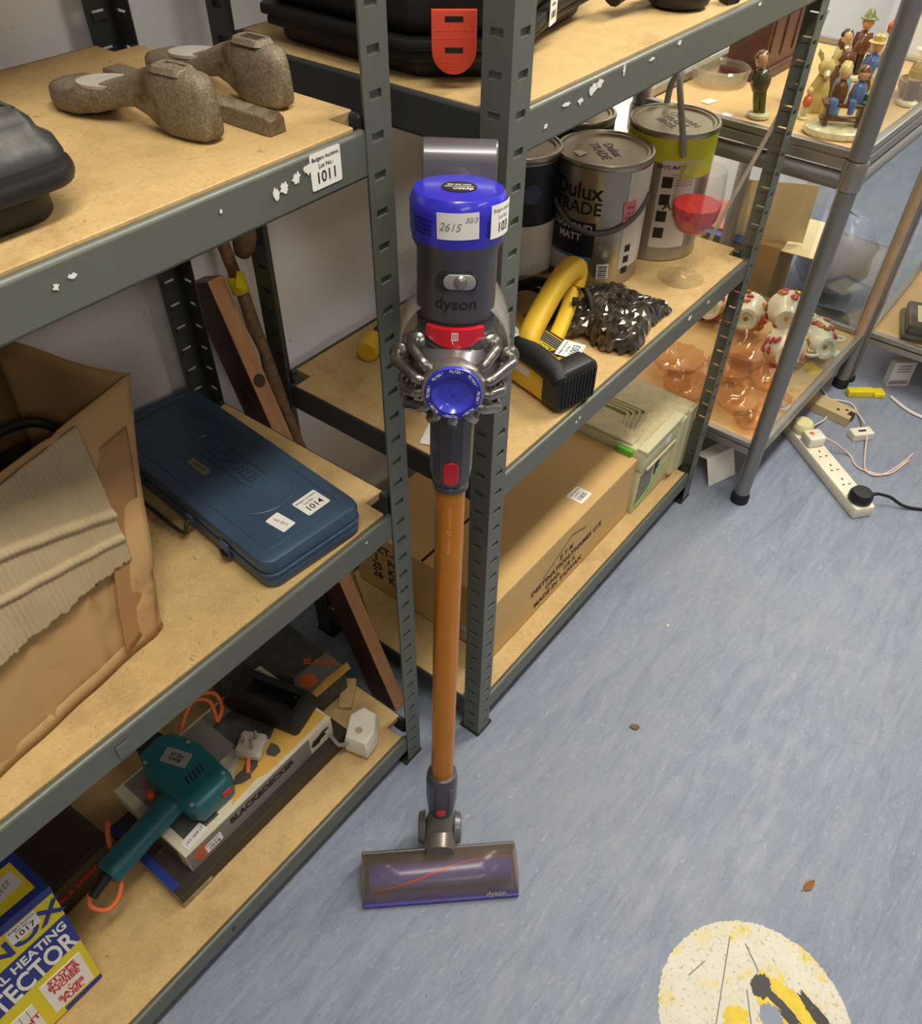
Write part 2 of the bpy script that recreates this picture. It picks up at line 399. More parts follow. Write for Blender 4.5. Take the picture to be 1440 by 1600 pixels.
# upper collar
def oct_loop(r, z, n=16, k=.12): return [(r*(1+k*.0)*math.cos(2*PI*j/n), r*math.sin(2*PI*j/n), z) for j in range(n)]
uc = V(); uc.lathe([(.0195, .762), (.0225, .764), (.0225, .772)], 24).lathe([(.0215, .772), (.0255, .79), (.0262, .86), (.0262, .905)], 12)
uc = uc.build('upper_collar', M_vgrey, VAC, smooth=25, bevel=.0006)
def button(parent, z, w, h, r, m, dz=.0025):
    b = V(); L = []
    P = rrect(-w/2, w/2, -h/2, h/2, min(w, h)*.42, 4)
    T = frame((0, -r, z), (1, 0, 0), (0, 0, 1), (0, -1, 0))
    b.prism(P, -.004, dz, T, bev=.0015); return b.build('release_button', m, parent, smooth=50)
button(uc, .797, .0185, .033, .0245, M_vred)
# lower collar
lc = V(); lc.lathe([(.0195, .168), (.0245, .167), (.027, .155), (.027, .10), (.0235, .062), (.0195, .048)], 24)
lc = lc.build('lower_collar', M_vgrey, VAC, smooth=40)
button(lc, .079, .017, .02, .0245, M_vred, .0018)
for sx in (-1, 1):
    V().prism(rrect(-.004, .004, -.03, .03, .002, 2), -.001, .0012, frame((sx*.0165, -.0215, .115), (.8, sx*.6, 0), (0, 0, 1), (sx*.6, -.8, 0))).build('collar_rib', M_vgrey2, lc)
# motor body and filter housing
mb = V(); mb.lathe([(.034, .955), (.0395, .962), (.0412, .99), (.0412, 1.058), (.046, 1.068), (.046, 1.078)], 48)
mbo = mb.build('motor_body', M_vgrey, VAC, smooth=30)
V().lathe([(.0425, .992), (.0425, .9935)], 48, cap0=True).build('seam_ring', M_blackr, mbo, smooth=30)
fc = V(); fc.lathe([(.0455, 1.068), (.0478, 1.077), (.0482, 1.100), (.0482, 1.1035), (.0452, 1.1125), (.0440, 1.1140), (.0, 1.1148)], 64, cap1=False)
fco = fc.build('filter_cap', M_vblue, VAC, smooth=25)
for ang in (-.95, -.8, .72, .87): pass
for s in (-1, 1):
    for k in range(4):
        b = V(); L = []
        for i in range(9):
            a = s*(.55+.5*i/8) if s < 0 else s*(.62+.45*i/8); r = .0487
            c = VL  # noqa
            x, y = r*math.sin(a), -r*math.cos(a); z = 1.0815+k*.0042+ (0 if k else 0)
            x2, y2 = (r-.003)*math.sin(a), -(r-.003)*math.cos(a)
            L.append([(x, y, z), (x2, y2, z), (x2, y2, z+.0016), (x, y, z+.0016)])
        b.loft(L); b.build('filter_vent', M_vblue2, fco)
note = patch(fco, 'price_note', M_note, FRONT(1.0925, .0483, .0) @ RZ(.035), .041, .0245, bend=.0483)
for s_, x, y, sz in (('2615', -.008, -.001, .0105), ('30/3', .0125, .006, .007)):
    text(s_, sz, M_greyink, note, FRONT(1.0925+y, .0487, x/.0487), shear=.3, bend=.0487)
lot_label(fco, FRONT(1.094, .0492, 1.05), '103', .036, .031, bend=.0492)
oval = V().lathe([(.0175, 1.1146), (.0175, 1.1151)], 40).build('maker_disc', M_ink, fco)
text('dyson', .0085, M_white, oval, VL @ TR(.004, -.0075, 1.1152, PI), bold=.01)
text('www.dyson.com', .0042, M_white, oval, VL @ TR(0, -.0005, 1.1152, PI))
text('0000 000 000', .0042, M_white, oval, VL @ TR(0, .006, 1.1152, PI))
# slide switch
sw = V(); sw.prism(rrect(-.021, .021, -.009, .009, .0088, 6), -.003, .0006, frame((0, -.0411, 1.037), (1, 0, 0), (0, 0, 1), (0, -1, 0)))
swo = sw.build('switch_recess', M_blackr, VAC, bevel=.0006)
V().prism(rrect(-.013, .0195, -.0078, .0078, .0076, 6), -.002, .0014, frame((0, -.0411, 1.037), (1, 0, 0), (0, 0, 1), (0, -1, 0)), bev=.0008).build('switch_slider', M_dgrey, swo, smooth=50)
V().lathe([(.007, 0), (.0055, .002), (.002, .003), (0, .0032)], 20, frame((.004, -.0424, 1.037), (1, 0, 0), (0, 0, 1), (0, -1, 0)), cap1=False).build('switch_nub', M_vsilver, swo, smooth=60)
text('dyson', .0165, M_ink, VAC, FRONT(1.0135, .0413), bend=.0413, bold=.022, wx=1.12, space=1.02)
# cyclone housing, red release and hub
hz = .932
ch = V(); ch.lathe([(.0405, .962), (.0405, .9915)], 40).build('cyclone_collar', M_vgrey2, VAC, smooth=30)
bodyc = V(); T = frame((0, -.0, hz), (1, 0, 0), (0, 0, 1), (0, -1, 0))      # local z of T points to the viewer
bodyc.lathe([(.05, -.03), (.05, .004), (.046, .02), (.036, .045), (.031, .058)], 40, T)
bodyc.build('cyclone_housing', M_vgrey2, VAC, smooth=35)
rb = V(); L = []
for i in range(13):
    a = -.72+1.44*i/12; r0, r1 = .041, .046; zb = .966+.010*(abs(a)/.72)**2; zt = .9895
    L.append([(r0*math.sin(a), -r0*math.cos(a), zb), (r1*math.sin(a), -r1*math.cos(a), zb+.002), (r1*math.sin(a), -r1*math.cos(a), zt-.001), (r0*math.sin(a), -r0*math.cos(a), zt)])
rbo = rb.loft(L).build('bin_release', M_vred, VAC, smooth=30)
icon = V(); Ti = frame((0, -.0466, .979), (1, 0, 0), (0, 0, 1), (0, -1, 0))
for x in (-.003, -.001, .001, .003): icon.bx(x-.0004, x+.0004, -.001, .006, 0, .0003, Ti)
icon.bx(-.0034, .0034, .006, .0068, 0, .0003, Ti).bx(-.0034, .0034, -.0016, -.001, 0, .0003, Ti).add([(-.0034,-.0016,.0003),(-.0024,-.0016,.0003),(-.0006,-.006,.0003),(-.0012,-.0062,.0003)], [(0,1,2,3)], Ti)
icon.build('bin_symbol', M_white, rbo)
chin = V(); chin.loft([[(.040*math.sin(a)*s_, -.0415*math.cos(a)*s2, z) for a in [(-1.0+2.0*i/10) for i in range(11)]] for s_, s2, z in ((1, 1, .974), (1, 1.07, .964), (.8, 1.15, .952), (.5, 1.15, .944))], False, False, False)
chin.build('release_chin', M_vgrey, VAC, smooth=60, solid=.002)
hub = V(); hub.lathe([(.026, .05), (.0335, .058), (.0345, .066), (.033, .071), (.0305, .0725)], 14, T, True, False); hubo = hub.build('filter_hub', M_vsilver, VAC, smooth=30)
dk = V(); dk.lathe([(.0300, .070), (.0300, .0755), (.0292, .0765), (.0225, .0765), (.0205, .0745), (.015, .0695), (.006, .0665), (.0035, .0668), (.0028, .072), (.0, .0725)], 48, T, cap1=False)
dko = dk.build('pre_filter_disc', M_vdisc, VAC, smooth=40)
V().lathe([(.0225, .0767), (.0292, .0767)], 48, T, False, False).build('disc_ring', M_vring, dko)
for k, wd in enumerate(('FILTER', 'FILTRO', 'FILTRE', 'FILTER', 'FILTRO', 'FILTER', 'FILTRE', 'FILTER')):
    a = k*PI/4+.1
    text(wd+' \u2022', .0042, M_white, dko, VL @ T @ RZ(-a) @ Matrix.Translation((0, .0258, .0769)), ext=.0001, wx=.95)
# cyclone cones with looping inlet pipes
for k in range(14):
    a = 2*PI*k/14+PI/14
    da = (a-PI/2+PI) % (2*PI)-PI
    if abs(da) < .5: continue
    outer = k % 2 == 0
    R = (.060 if outer else .050); y0 = (.010 if outer else .022)
    ca, sa = math.cos(a), math.sin(a)
    pt = lambda r, h: (r*ca, r*sa, h)
    c = V(); c.M = VL @ T
    c.cyl(pt(R-.012, y0-.045), pt(R, y0), .0075, .0125, 16); c.lathe([(.0125, 0), (.0118, .004), (.008, .007), (0, .008)], 16, Matrix.Translation(pt(R, y0)) @ Vector((.25*ca, .25*sa, 1)).to_track_quat('Z', 'Y').to_matrix().to_4x4(), cap1=False)
    co = c.build('cyclone_cone', M_chrome, VAC, smooth=40)
    p = V(); p.M = VL @ T
    p.tube(spline([pt(.030, .058), pt(.040, .058 if not outer else .060), pt(R-.004, y0+.030), pt(R+.004, y0+.020), pt(R+.003, y0+.004)], 5), .0060, 10)
    p.build('inlet_pipe', M_chrome, co, smooth=60)
# clear bin behind
bn = V(); bn.lathe([(.058, .02), (.060, .0), (.061, -.04), (.057, -.085), (.05, -.088)], 48, frame((0, 0, .955), (1, 0, 0), (0, 0, 1), (0, -1, 0)), False, True)
bn.build('clear_bin', M_clear, VAC, smooth=40, solid=.0015)
V().lathe([(.036, .0), (.034, -.08)], 32, frame((0, 0, .95), (1, 0, 0), (0, 0, 1), (0, -1, 0))).build('bin_screen', M_vsilver, VAC, smooth=40)
# handle and battery
bt = V(); P = [(.052, 1.0), (.092, 1.0)]+[(.073+.019*math.cos(t*PI/8), 1.122+.019*math.sin(t*PI/8)) for t in range(9)]
bt.loft([[(x, y, z) for y, z in P] for x in (-.0385, .0385)]); bto = bt.build('battery', M_vgrey2, VAC, smooth=40, bevel=.002)
V().lathe([(.024, -.01), (.021, .006), (.016, .012), (0, .014)], 28, frame((0, .066, 1.103), (1, 0, 0), (0, 0, 1), (0, -1, 0)), cap1=False).build('trigger_boss', M_vsilver, VAC, smooth=40)
V().tube(spline([(0, .072, 1.03), (0, .09, .985), (0, .075, .955), (0, .04, .95)], 5), .014, 14).build('handle_grip', M_vgrey, VAC, smooth=50)
V().cyl((0, .02, 1.03), (0, .06, 1.03), .02).build('handle_bridge', M_vgrey, VAC, smooth=40)
# ---- floor head
hd = Vector((.675, -.738, 0)).normalized(); hy = Vector((.738, .675, 0)).normalized()
HM = Matrix.Translation((-VB.x, -VB.y, 0)) @ frame((-.2165, -.2245, 0), hd, hy, (0, 0, 1))
hw = .139
prof = [(0, .006), (-.001, .014), (.003, .024), (.012, .037), (.026, .047), (.042, .052), (.06, .053), (.072, .050), (.076, .045)]
sh = MB(HM); sh.loft([[(x, y, z) for x in (-hw, -hw/2, 0, hw/2, hw)] for y, z in prof], False, False, False)
sho = sh.build('head_shroud', M_shroud, VAC, smooth=60, solid=.002)
for s_ in (-1, 1):
    MB(HM).loft([[(s_*hw, y, z) for y, z in prof+[(.076, .006)]], [(s_*(hw-.006), y, z) for y, z in prof+[(.076, .006)]]]).build('head_end_plate', M_shroud, sho, bevel=.001)
rl = MB(HM); rl.cyl((-hw+.014, .038, .027), (hw-.014, .038, .027), .0215, n=40); rlo = rl.build('brush_roller', M_brush, VAC, smooth=40)
st = MB(HM)
for h in range(1):
    L = []
    for i in range(41):
        x = -hw+.016+(2*hw-.032)*i/40; a0 = 3.4-3.3*i/40
        L.append([(x, .038+r*math.cos(a), .027+r*math.sin(a)) for a, r in ((a0-.09, .0212), (a0+.09, .0212), (a0+.09, .0232), (a0-.09, .0232))])
    st = MB(HM).loft(L); st.build('roller_bristle_strip', M_brushred if h % 2 == 0 else M_vgrey, rlo, smooth=30)
MB(HM).bx(-hw, hw, -.006, .003, .003, .012).build('front_lip', M_sole, VAC, bevel=.0015)
MB(HM).bx(-hw+.001, hw-.001, .003, .082, .002, .006).build('sole_plate', M_sole, VAC, bevel=.001)
MB(HM).bx(-hw, hw, .074, .080, .006, .048).build('head_back', M_vgrey2, VAC, bevel=.002)
text('dyson', .015, mat('shroud_emboss', (176, 166, 146), .4), sho, HM @ frame((.098, -.0035, .0215), (1, 0, 0), (0, .42, .91), (0, -.91, .42)), bold=.015)
# neck, elbow and wheels
nk = MB(Matrix.Translation((-VB.x, -VB.y, 0)))
e0 = Vector((-.170, -.185, .060)); e1 = Vector((-.140, -.160, .060)); e2 = Vector((-.124, -.149, .085))
nk.tube([e0, e0.lerp(e1, .5), e1, e1.lerp(e2, .6), VB+VA*.052], [.026, .028, .031, .028, .0205], 24)
nk.build('neck_elbow', mat('neck_grey', (118, 112, 106), .32, .5, var=.03), VAC, smooth=50)
for s_ in (-1, 1):
    p = Vector((-.132, -.153, .058)); d = VS
    w = MB(Matrix.Translation((-VB.x, -VB.y, 0))); w.cyl(p+d*s_*.026, p+d*s_*.039, .031, .027, 28); w.build('pivot_cap', M_vgrey2, VAC, smooth=40, bevel=.002)
# ------------------------------------------------------------------ near unit, top deck
DT = ZLT+.0015
def dusty(name, base, dust, rough=.5):
    m, nt, b = newmat(name); g = N(nt, 'ShaderNodeNewGeometry'); v = coords(nt)
    sx = N(nt, 'ShaderNodeSeparateXYZ'); nt.links.new(g.outputs['Normal'], sx.inputs[0])
    mu = N(nt, 'ShaderNodeMath', operation='MULTIPLY'); nt.links.new(sx.outputs[2], mu.inputs[0]); nt.links.new(noise(nt, v, 30, 6, .7), mu.inputs[1])
    f = ramp(nt, mu.outputs[0], [(.3, (0, 0, 0)), (.62, (.75, .75, .75))])
    nt.links.new(mix(nt, f, srgb(base), srgb(dust)), b.inputs['Base Color']); b.inputs['Roughness'].default_value = rough
    bump(nt, b, noise(nt, v, 240, 3), .1); return m
M_dustyblack = dusty('dusty_black_plastic', (34, 35, 38), (120, 116, 108), .42)
c = thing('tool_case', 'dusty black moulded plastic tool case at the left edge of the top shelf', 'case', (-.54, .2, DT))
MB().prism(rrect(-.21, .213, -.143, .15, .03, 5), 0, .03, bev=.004).build('case_base', M_black, c, smooth=40)
MB().prism(rrect(-.23, .232, -.163, .17, .035, 6), .026, .041, bev=.005).build('case_rim', M_black, c, smooth=40)
lid = MB(); L = []
for z, d in ((.041, .018), (.052, .022), (.056, .030), (.066, .034), (.074, .042), (.0775, .052)): L.append([(x, y, z) for x, y in inset(rrect(-.23, .252, -.163, .17, .045, 6), d)])
lid.loft(L, cap0=False); ld = lid.build('case_lid', M_dustyblack, c, smooth=50)
MB().lathe([(.018, .0772), (.018, .079), (.012, .079), (.010, .0775)], 20, TR(.05, -.07, 0)).build('lid_dimple', M_black, ld, smooth=40)

M_iron = mat('pitted_cast_iron', (130, 118, 99), .55, .3, var=.45, vs_=420, bmp=.5, bs=500, dirt=(98, 76, 52), dscale=26, dthr=.52)
M_ironsole = mat('bright_worn_iron', (196, 192, 182), .45, .3, var=.08, vs_=60)
M_irondark = mat('dark_hollow', (52, 40, 28), .8)
def shoe_last(label, x, y, rz, sc=1):
    t = thing('shoe_last', label, 'shoe last', (x, y, DT), rz, 'cobbler lasts on the top shelf')
    # stations along local y, heel at 0, toe at .2: (y, half width bottom, half width top, z bottom, z top)
    S = [(-.006, .010, .006, .005, .044), (.002, .0175, .0115, .001, .056), (.018, .0205, .0135, .0, .0575), (.040, .0205, .0135, .0, .0580), (.055, .018, .0125, .004, .0570), (.070, .0155, .0115, .012, .052),
         (.085, .015, .012, .017, .047), (.105, .018, .016, .014, .038), (.130, .025, .023, .006, .031), (.155, .029, .026, .001, .028), (.180, .027, .023, .0, .027), (.197, .018, .014, .003, .023), (.203, .008, .006, .008, .017)]
    b = MB(); L = []
    for yy, wb, wt, z0, z1 in S:
        lo = []
        for i in range(20):
            a = 2*PI*i/20; ca, sa = math.cos(a), math.sin(a)
            k = (sa+1)/2; w = wb*(1-k)+wt*k; e = .55
            lo.append((w*math.copysign(abs(ca)**e, ca)*sc, yy*sc, ((z0+z1)/2+(z1-z0)/2*math.copysign(abs(sa)**e, sa))*sc))
        L.append(lo)
    b.loft(L); o = b.build('last_body', M_iron, t, smooth=70)
    MB().prism(rrect(-.006, .006, -.013, .013, .002, 2), .0535, .0572, TR(0, .036*sc, 0)).build('socket_hole', M_irondark, t)
    ring_ = MB(TR(0, .036*sc, 0)); q = rrect(-.0105, .0105, -.0175, .0175, .005, 3)
    ring_.loft([[(x, y, z) for x, y in pp] for pp, z in ((inset(q, -.003), .0535), (q, .0582), (inset(q, .004), .0584), (inset(q, .0045), .0545))], False, False).build('socket_rim', M_iron, t, smooth=30)
    P = [(.021*math.cos(2*PI*i/20), .13+.034*math.sin(2*PI*i/20)) for i in range(20)]
    MB().loft([[(px*sc, py*sc, z0+(.158-py)*.08) for px, py in P] for z0 in (.0262, .0292)]).build('sole_flat', M_ironsole, t, smooth=30)
    return t
shoe_last('front rusty cast iron shoe last with square socket, nearest the shelf edge', -.155, .085, .13)
shoe_last('rear rusty cast iron shoe last beyond the flat iron bar', -.053, .098, .04, .96)
bar = MB(); P = [(-.012, 0), (.012, 0), (.0105, .016), (-.0105, .016)]
bar.loft([[(x*.85, -.125, z*.85) for x, z in P], [(x, -.118, z) for x, z in P], [(x, .118, z) for x, z in P], [(x*.85, .125, z*.85) for x, z in P]])
o = bar.build('iron_bar', M_iron, bevel=.0015); o.matrix_world = TR(-.107, .178, DT, .02); tag(o, 'flat worn iron bar lying between the two shoe lasts', 'iron bar')

# ------------------------------------------------------------------ near unit, middle deck
DM = .6965
M_card = mat('brown_cardboard', (170, 136, 92), .75, var=.12, vs_=8, bmp=.15, bs=60, dirt=(140, 100, 62), dscale=7, dthr=.6)
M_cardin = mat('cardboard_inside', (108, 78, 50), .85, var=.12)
M_flute = mat('pale_corrugated_card', (164, 146, 115), .85, var=.08, vs_=30)
M_tape = mat('packing_tape', (156, 114, 72), .35, coat=.1, var=.1)
cb = thing('cardboard_box', 'large crumpled open cardboard box with torn flap folded over its front', 'box', (-.56, .2, DM))
O = Vector((-.56, .2, DM))
def sheet(P00, P10, P01, P11, nu, nv, fn, name, m, parent, th=.003, cut=None):
    b = MB(); P00, P10, P01, P11 = map(Vector, (P00, P10, P01, P11))
    nrm = (P10-P00).cross(P01-P00).normalized(); vs = []; fs = []
    for j in range(nv+1):
        for i in range(nu+1):
            u, v = i/nu, j/nv
            p = P00.lerp(P10, u).lerp(P01.lerp(P11, u), v); vs.append(p+nrm*fn(u, v)-O)
    for j in range(nv):
        for i in range(nu):
            if cut and cut((i+.5)/nu, (j+.5)/nv): continue
            a = j*(nu+1)+i; fs.append((a, a+1, a+nu+2, a+nu+1))
    b.add(vs, fs); return b.build(name, m, parent, smooth=60, solid=th)
def crease(u, v, u0, v0, u1, v1, w, h):
    d = Vector((u1-u0, v1-v0)); q = Vector((u-u0, v-v0)); t = max(0, min(1, q.dot(d)/d.dot(d))); r = (q-d*t).length
    return h*math.exp(-(r/w)**2)
A = (-.267, .165, .975); Bk = (-.335, .335, .985); FLt = (-.86, .028, .975); BLt = (-.86, .38, .98)
a_ = (-.382, .083, DM+.002); b_ = (-.33, .33, DM+.002); fl = (-.86, .03, DM+.002); bl = (-.86, .38, DM+.002)
ff = lambda u, v: .004*math.sin(9*u+3*v)-.012*math.exp(-((v-.3)/.25)**2)*math.exp(-((u-.02)/.08)**2)+crease(u, v, .17, .0, .2, 1, .012, -.005)+crease(u, v, .31, .0, .34, .6, .012, -.005)+crease(u, v, .1, .5, .13, 0, .01, .004)+crease(u, v, .0, .25, .12, .15, .02, .005)
sheet(a_, fl, A, FLt, 60, 24, ff, 'front_panel', M_card, cb)
sheet(b_, a_, Bk, A, 16, 20, lambda u, v: .006*math.sin(5*u+4*v), 'side_panel', M_card, cb)
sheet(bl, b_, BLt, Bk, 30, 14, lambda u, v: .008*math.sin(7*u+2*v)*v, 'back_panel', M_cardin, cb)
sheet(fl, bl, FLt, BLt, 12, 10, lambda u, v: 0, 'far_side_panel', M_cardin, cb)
sheet(a_, fl, b_, bl, 4, 4, lambda u, v: 0, 'bottom_panel', M_card, cb)
n_ = Vector((.223, -.958, .181))
fo = lambda p, k: tuple(Vector(p)+n_*k)
rnd = random.Random(5); jag = [rnd.uniform(0, .035) for _ in range(200)]
flp = lambda u, v: .0005*math.sin(2*PI*48*u)+.0008*math.sin(2*PI*7*u+1)+crease(u, v, .0, .62, .95, .02, .022, .005)+crease(u, v, .0, .80, 1, .40, .02, .004)-.010*v*v
sheet(fo((-.360, .142, .970), .008), fo((-.66, .072, .970), .010), fo((-.372, .110, .800), .018), fo((-.66, .05, .83), .022), 240, 80, flp, 'folded_flap', M_flute, cb, .004,
      cut=lambda u, v: v > .965+.008*math.sin(23*u)+.007*math.sin(61*u+1)+.006*math.sin(140*u))
sheet(fo((-.352, .143, .968), .004), fo((-.40, .133, .969), .006), fo((-.362, .128, .80), .006), fo((-.42, .11, .80), .010), 10, 24, lambda u, v: .002*math.sin(14*v), 'torn_flap_edge', M_flute, cb, .003, cut=lambda u, v: u < .35*abs(math.sin(11*v)))
sheet(fo((-.300, .150, .93), .003), fo((-.350, .139, .93), .004), fo((-.375, .09, .71), .003), fo((-.43, .075, .71), .004), 8, 20, lambda u, v: .0015*math.sin(9*v+4*u), 'tape_strip', M_tape, cb, .0006)
sheet(fo((-.372, .092, .715), .004), fo((-.86, .025, .715), .004), fo((-.372, .088, .70), .005), fo((-.86, .025, .70), .004), 30, 2, lambda u, v: .001*math.sin(40*u), 'bottom_fold', M_card, cb, .002)
cc = MB()
for k in range(4):
    cc.tube(spline([(.15*math.cos(t*PI/6)*(1-.1*k)-.50, .06*math.sin(t*PI/6)+.215, .86+.016*k+.02*math.sin(t+k)) for t in range(13)], 3), .0065, 8)
co = cc.build('cable_coil', M_blackr, smooth=60); tag(co, 'coil of black cable inside the open cardboard box', 'cable')
hose = MB().tube(spline([(-.62, .235, .895), (-.45, .225, .94), (-.36, .235, .93), (-.32, .21, .885)], 6), .006, 10).build('cable', M_blackr, smooth=60); tag(hose, 'single black hose arching across the opening of the cardboard box', 'hose')
MB().bx(-.75, -.44, .16, .30, DM+.006, .83).build('dark_bundle', M_blackr, bevel=.03, seg=4, smooth=60)
o = bpy.data.objects['dark_bundle']; o.name = 'equipment_bag'; tag(o, 'black equipment bag deep inside the open cardboard box', 'bag')

# blue steel tool case
M_blue = mat('dark_blue_enamel', (66, 88, 114), .4, .3, var=.15, vs_=14, bmp=.08, bs=90, dirt=(96, 74, 58), dscale=22, dthr=.66)
M_plate = mat('worn_name_plate', (140, 136, 116), .5, .4)
g = thing('tool_case', 'dark blue steel tool case with wire handle and embossed maker name', 'case', (-.152, .2145, .6925), -.085)
def ged(z0, z1, d0, d1, bev): return MB().prism(inset(rrect(-.0815, .0815, -.2, .2, .02, 6), d0), z0, z1, bev=bev)
ged(0, .024, .001, 0, .006).build('case_bottom', M_blue, g, smooth=40)
gl = ged(.0245, .050, 0, 0, .008).build('case_lid', M_blue, g, smooth=40)
ged(.0225, .0265, -.0012, 0, .001).build('seam_lip', M_blue, g, smooth=40)
# pressed border and oval
def ring(poly, w, z, h, name, parent, m, M=None):
    o1 = poly; o2 = inset(poly, w); b = MB(M); n = len(poly)
    b.loft([[(x, y, z) for x, y in o1], [(x, y, z+h) for x, y in inset(poly, w*.3)], [(x, y, z+h) for x, y in inset(poly, w*.7)], [(x, y, z) for x, y in o2]], False, False)
    return b.build(name, m, parent, smooth=50)
ring(rrect(-.063, .063, -.18, .18, .012, 5), .003, .0499, .0012, 'pressed_border', gl, M_blue)
ring(rrect(-.019, .019, -.095, .055, .0185, 8), .003, .0499, .0016, 'pressed_oval', gl, M_blue, TR(.012, .02, 0))
ring(rrect(-.05, .05, -.145, .10, .049, 10), .0025, .0499, .0008, 'pressed_outer_oval', gl, M_blue, TR(.002, .02, 0))
text('GEDORE', .026, M_blue, gl, frame((.012, .0, .0503), (0, -1, 0), (1, 0, 0), (0, 0, 1)), ext=.0014, bold=.03, wx=1.15, name='embossed_name')
pl = MB().prism(rrect(-.021, .021, -.006, .006, .001, 1), .0, .0008, frame((-.026, .02, .0502), (0, -1, 0), (1, 0, 0), (0, 0, 1))).build('name_plate', M_plate, gl)
text('D-5830 VT', .006, M_ink, pl, frame((-.026, .02, .0511), (0, -1, 0), (1, 0, 0), (0, 0, 1)))
lot_label(gl, TR(.034, -.150, .0502, .05), '1014', .039, .034)
nt_ = patch(gl, 'price_note', M_white, TR(-.018, -.150, .0502, .12), .022, .034)
text('16/3 2615', .006, M_greyink, nt_, TR(-.018, -.15, .0508, -1.3))
MB().tube(spline([(-.0825, -.035, .028), (-.094, -.04, .026), (-.101, -.03, .012), (-.101, .08, .011), (-.094, .09, .024), (-.0825, .086, .028)], 5), .003, 8).build('wire_handle', mat('rusty_wire', (70, 60, 54), .5, .6), g, smooth=60)
for y in (-.112, .14):
    lt = MB().prism(rrect(-.009, .009, -.014, .012, .003, 2), 0, .004, frame((-.0822, y, .024), (0, -1, 0), (0, 0, 1), (-1, 0, 0)), bev=.001).build('latch', M_blue, g, smooth=40)
    MB().tube([(-.087, y-.008, .018), (-.089, y, .016), (-.087, y+.008, .018)], .0022, 8).build('latch_hook', M_blackr, lt)
for y in (-.035, .086): MB().bx(-.087, -.081, y-.006, y+.006, .023, .034).build('handle_lug', M_blue, g, bevel=.001)

# leaning spirit level and walking stick in the gap between the units
M_wood = mat('reddish_hardwood', (178, 130, 90), .5, var=.18, vs_=10, stretch=(6, 1, 1))
M_wooddark = mat('dark_stained_wood', (74, 46, 34), .5, var=.15, vs_=10)
LA = math.atan2(.80, .30)
lv = thing('spirit_level', 'long hardwood spirit level leaning in the gap between the shelving units', 'spirit level', M=Matrix.Translation((.046, .098, 0)) @ Matrix.Rotation(-(PI/2-LA), 4, 'X'))
MB().bx(-.0145, .0155, 0, .062, .004, .93).build('level_body', M_wooddark, lv, bevel=.001)
MB().bx(-.0142, .0152, -.002, 0, .004, .93).build('level_edge', M_wood, lv, bevel=.0005)
MB().bx(-.0155, -.0143, .018, .046, .60, .66).build('maker_plate', mat('level_paper', (160, 160, 176), .6), lv)
MB().lathe([(.018, 0), (.018, .002), (.012, .002)], 20, frame((-.0145, .03, .735), (0, 1, 0), (0, 0, 1), (-1, 0, 0)) @ Matrix.Diagonal((.7, 1.3, 1, 1))).build('vial_window', M_irondark, lv)
MB().lathe([(.011, 0), (.011, .0014)], 20, frame((.0, -.0018, .76), (1, 0, 0), (0, 0, 1), (0, -1, 0))).build('round_plug', M_wooddark, lv)
M_bark = mat('knobbly_bark', (112, 84, 58), .7, var=.4, vs_=90, bmp=.7, bs=120)
ws = thing('walking_stick', 'knobbly wooden walking stick tied with yellow tape, leaning behind the level', 'stick', (.0755, .1, .0))
rr = random.Random(3); pts = [(.0, .0+.29*t, .015+.98*t) for t in [i/24 for i in range(25)]]
MB().tube([(x+rr.uniform(-.002, .002), y+.06+rr.uniform(-.002, .002), z) for x, y, z in pts], [.0105+rr.uniform(-.0012, .0016) for _ in pts], 12).build('stick_shaft', M_bark, ws, smooth=60)
MB().lathe([(.004, -.03), (.012, -.024), (.017, -.008), (.016, .008), (.011, .024), (.006, .04)], 16, TR(-.005, .265, .94, 0, .4, .1)).build('stick_knob', M_bark, ws, smooth=60)
M_ytape = mat('yellow_tape', (226, 206, 30), .45)
MB().lathe([(.0135, -.014), (.0135, .014)], 16, TR(0, .06+.248, .855, 0, -.29), False, False).build('yellow_band', M_ytape, ws, smooth=60, solid=.001)
MB().bx(-.012, .012, -.001, .0, -.012, .012, TR(-.012, .285, .875, .4, 0, .5)).build('tape_tail', M_ytape, ws)
# ------------------------------------------------------------------ near unit, bottom deck
DB = .0935
M_yellow = mat('carton_yellow', (226, 208, 44), .5, var=.05)
M_bluep = mat('carton_blue', (30, 50, 134), .5, var=.05)
M_redp = mat('carton_red_print', (196, 36, 48), .5)
zz = Vector((.095, .055, .99)).normalized(); xx = Vector((1, .03, -.095)); xx = (xx-zz*xx.dot(zz)).normalized(); yy = zz.cross(xx)
FM = frame((-.664, .098, DB), xx, yy, zz)
fb = thing('heating_protector_carton', 'yellow and blue heating protector carton at the lower left corner', 'carton', M=FM)
fbo = MB().bx(-.26, 0, 0, .085, 0, .285).build('carton_body', M_yellow, fb, bevel=.002)
for q in ((-.26, 0, .0, .012), (-.26, 0, .073, .085)): MB().bx(q[0], q[1], q[2], q[3], .285, .2856).build('top_border', M_bluep, fb)
MB().bx(-.012, 0, .012, .073, .285, .2856).build('top_border', M_bluep, fb)
MB().bx(-.2605, .0004, -.0005, .0, .268, .2855).build('top_edge_band', M_bluep, fb)
FF = lambda x, h: frame((x, -.0006, h), (1, 0, 0), (0, 0, 1), (0, -1, 0))
text('FERNOX', .05, M_bluep, fbo, FF(.002, .236) @ RZ(.05), align='RIGHT', bold=.03, wx=.95)
band = MB().add([(-.26, -.0006, .105), (0.0, -.0006, .130), (0.0, -.0006, .208), (-.26, -.0006, .196)], [(0, 1, 2, 3)]).build('blue_band', M_bluep, fb)
text('CENTRAL HEATING', .027, M_white, band, FF(-.006, .189) @ Matrix.Translation((0, 0, .0004)) @ RZ(.04), align='RIGHT', bold=.025, wx=.72)
